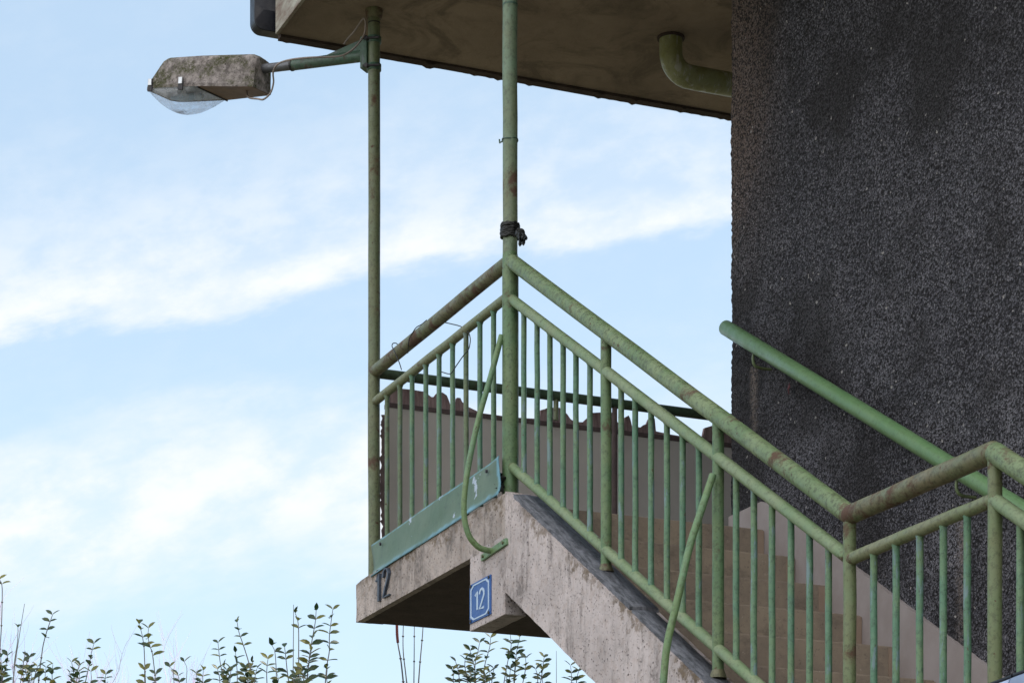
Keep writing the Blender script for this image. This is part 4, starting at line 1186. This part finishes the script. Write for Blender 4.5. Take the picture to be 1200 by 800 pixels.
# ------------------------------------------------------------------ world
w = bpy.data.worlds.new('World'); scene.world = w; w.use_nodes = True
t = w.node_tree; t.nodes.clear()
def wn(typ, **kw):
    nd = t.nodes.new(typ)
    for k, v in kw.items(): setattr(nd, k, v)
    return nd
def wm(op, a, b=None, c=None, clamp=False):
    nd = wn('ShaderNodeMath', operation=op, use_clamp=clamp)
    for i, v in enumerate((a, b, c)):
        if v is None: continue
        if isinstance(v, (int, float)): nd.inputs[i].default_value = v
        else: t.links.new(v, nd.inputs[i])
    return nd.outputs[0]
def ws(x, lo, hi, a=0., b=1.):
    nd = wn('ShaderNodeMapRange', interpolation_type='SMOOTHSTEP'); t.links.new(x, nd.inputs['Value'])
    for i, v in (('From Min', lo), ('From Max', hi), ('To Min', a), ('To Max', b)): nd.inputs[i].default_value = v
    return nd.outputs['Result']
SUN_EL = math.radians(50)
sd = (Vector((CS, SN, 0)) * 1.0 + Vector((SN, -CS, 0)) * .55).normalized()       # over the building
tc = wn('ShaderNodeTexCoord'); sep = wn('ShaderNodeSeparateXYZ'); t.links.new(tc.outputs['Generated'], sep.inputs[0])
dx, dy, dzz = sep.outputs
yy = wm('MAXIMUM', dy, .3); u = wm('DIVIDE', dx, yy); v = wm('DIVIDE', dzz, yy)
def wnoise(sx, sy, rot, scale, detail, rough, off=0.):
    cb = wn('ShaderNodeCombineXYZ'); c_, s_ = math.cos(rot), math.sin(rot)
    uu = wm('ADD', wm('MULTIPLY', u, c_), wm('MULTIPLY', v, s_)); vv = wm('SUBTRACT', wm('MULTIPLY', v, c_), wm('MULTIPLY', u, s_))
    t.links.new(wm('MULTIPLY', uu, sx), cb.inputs[0]); t.links.new(wm('MULTIPLY', vv, sy), cb.inputs[1]); cb.inputs[2].default_value = off
    nz = wn('ShaderNodeTexNoise'); nz.inputs['Scale'].default_value = scale; nz.inputs['Detail'].default_value = detail; nz.inputs['Roughness'].default_value = rough
    t.links.new(cb.outputs[0], nz.inputs['Vector']); return nz.outputs['Fac']
rot = math.radians(12)
nA = wnoise(1, 2.6, rot, 14, 7, .58, .3); nB = wnoise(1, 1.6, rot, 38, 7, .6, 1.7); nC = wnoise(1, 3.0, math.radians(24), 9, 6, .55, 4.2)
warp = wm('MULTIPLY', wm('SUBTRACT', nA, .5), .045)
# band 1: sharp lower edge, feathered above
lowe = wm('ADD', wm('ADD', .3475, wm('MULTIPLY', u, .18)), wm('MULTIPLY', wm('MULTIPLY', u, u), .12))
d1 = wm('ADD', wm('SUBTRACT', v, lowe), warp)
edge1 = wm('MULTIPLY', ws(d1, -.006, .007), ws(d1, .008, .085, 1, 0))
tex1 = ws(wm('ADD', wm('MULTIPLY', nB, .6), wm('MULTIPLY', nC, .4)), .36, .62, .35, 1.)
crest = wm('MULTIPLY', ws(d1, -.006, .004), ws(d1, .004, .022, 1, 0))
m1 = wm('ADD', wm('MULTIPLY', wm('MULTIPLY', edge1, tex1), .62), wm('MULTIPLY', crest, .33))
m1 = wm('MULTIPLY', m1, ws(u, .08, .16, 1, .35))
# band 2
d2 = wm('ADD', wm('SUBTRACT', v, wm('ADD', .270, wm('MULTIPLY', u, .12))), wm('MULTIPLY', warp, 1.25))
env2 = wm('MULTIPLY', ws(d2, -.045, -.012), ws(d2, .004, .044, 1, 0))
tex2 = ws(wm('ADD', wm('MULTIPLY', nC, .6), wm('MULTIPLY', nB, .4)), .36, .56, .35, 1.)
m2 = wm('MULTIPLY', wm('MULTIPLY', env2, tex2), .92)
m2 = wm('MULTIPLY', m2, ws(u, -.03, .04, 1, .25))
veil = ws(nB, .4, .75, .0, .07)
front = ws(dy, .35, .6)
cl = wm('MULTIPLY', wm('ADD', wm('ADD', m1, m2), veil, clamp=True), front)
# unseen bright cloud added behind the viewer to raise the fill light
n3 = wn('ShaderNodeTexNoise'); n3.inputs['Scale'].default_value = 2.2; n3.inputs['Detail'].default_value = 7; t.links.new(tc.outputs['Generated'], n3.inputs['Vector'])
back = wm('MULTIPLY', ws(n3.outputs['Fac'], .38, .58, .25, 1.), wm('MULTIPLY', ws(dy, -.05, .45, 1, 0), ws(dzz, -.02, .1)))
sky = wn('ShaderNodeTexSky', sky_type='NISHITA', sun_disc=False)
sky.sun_elevation = SUN_EL; sky.sun_rotation = math.atan2(sd.x, sd.y); sky.altitude = 200; sky.air_density = 1.0; sky.dust_density = 1.6; sky.ozone_density = 1.3
def wmix(fac, a, b):
    nd = wn('ShaderNodeMix', data_type='RGBA')
    for sock, vv in ((nd.inputs[0], fac), (nd.inputs[6], a), (nd.inputs[7], b)):
        if isinstance(vv, (int, float)): sock.default_value = vv
        elif isinstance(vv, tuple): sock.default_value = (*vv, 1)
        else: t.links.new(vv, sock)
    return nd.outputs[2]
CLOUD = 5.4; BACK_FILL = 11.5
c0 = wmix(wm('MULTIPLY', ws(dy, .1, .6), ws(v, .16, .40, .57, .44)), sky.outputs[0], (4.6, 5.85, 6.7))
c1 = wmix(cl, c0, (CLOUD * .97, CLOUD * 1.0, CLOUD * 1.03))
c2 = wmix(back, c1, (BACK_FILL, BACK_FILL * .99, BACK_FILL * .98))
bg = wn('ShaderNodeBackground'); bg.inputs['Strength'].default_value = .15; t.links.new(c2, bg.inputs['Color'])
out = wn('ShaderNodeOutputWorld'); t.links.new(bg.outputs[0], out.inputs['Surface'])

sun = bpy.data.lights.new('sun', 'SUN'); sun.energy = 3.2; sun.angle = math.radians(.53); sun.color = (1, .94, .85)
so = bpy.data.objects.new('sun', sun); col.objects.link(so)
dirv = Vector((sd.x * math.cos(SUN_EL), sd.y * math.cos(SUN_EL), math.sin(SUN_EL)))
so.rotation_euler = (-dirv).to_track_quat('-Z', 'Y').to_euler(); so.location = (10, 10, 25)

# ------------------------------------------------------------------ camera
cam = bpy.data.cameras.new('camera'); cam.sensor_width = 36; cam.lens = 36 * F / 1200; cam.shift_y = (HY - 400) / 1200.0
cam.clip_start = .1; cam.clip_end = 3000
co = bpy.data.objects.new('camera', cam); col.objects.link(co); co.location = (0, 0, EYE); co.rotation_euler = (math.pi / 2, 0, 0)
scene.camera = co
vs = scene.view_settings; vs.view_transform = 'Standard'; vs.look = 'None'; vs.gamma = 1; vs.exposure = 0.35; vs.use_curve_mapping = False
scene.render.resolution_x, scene.render.resolution_y = 1024, 682
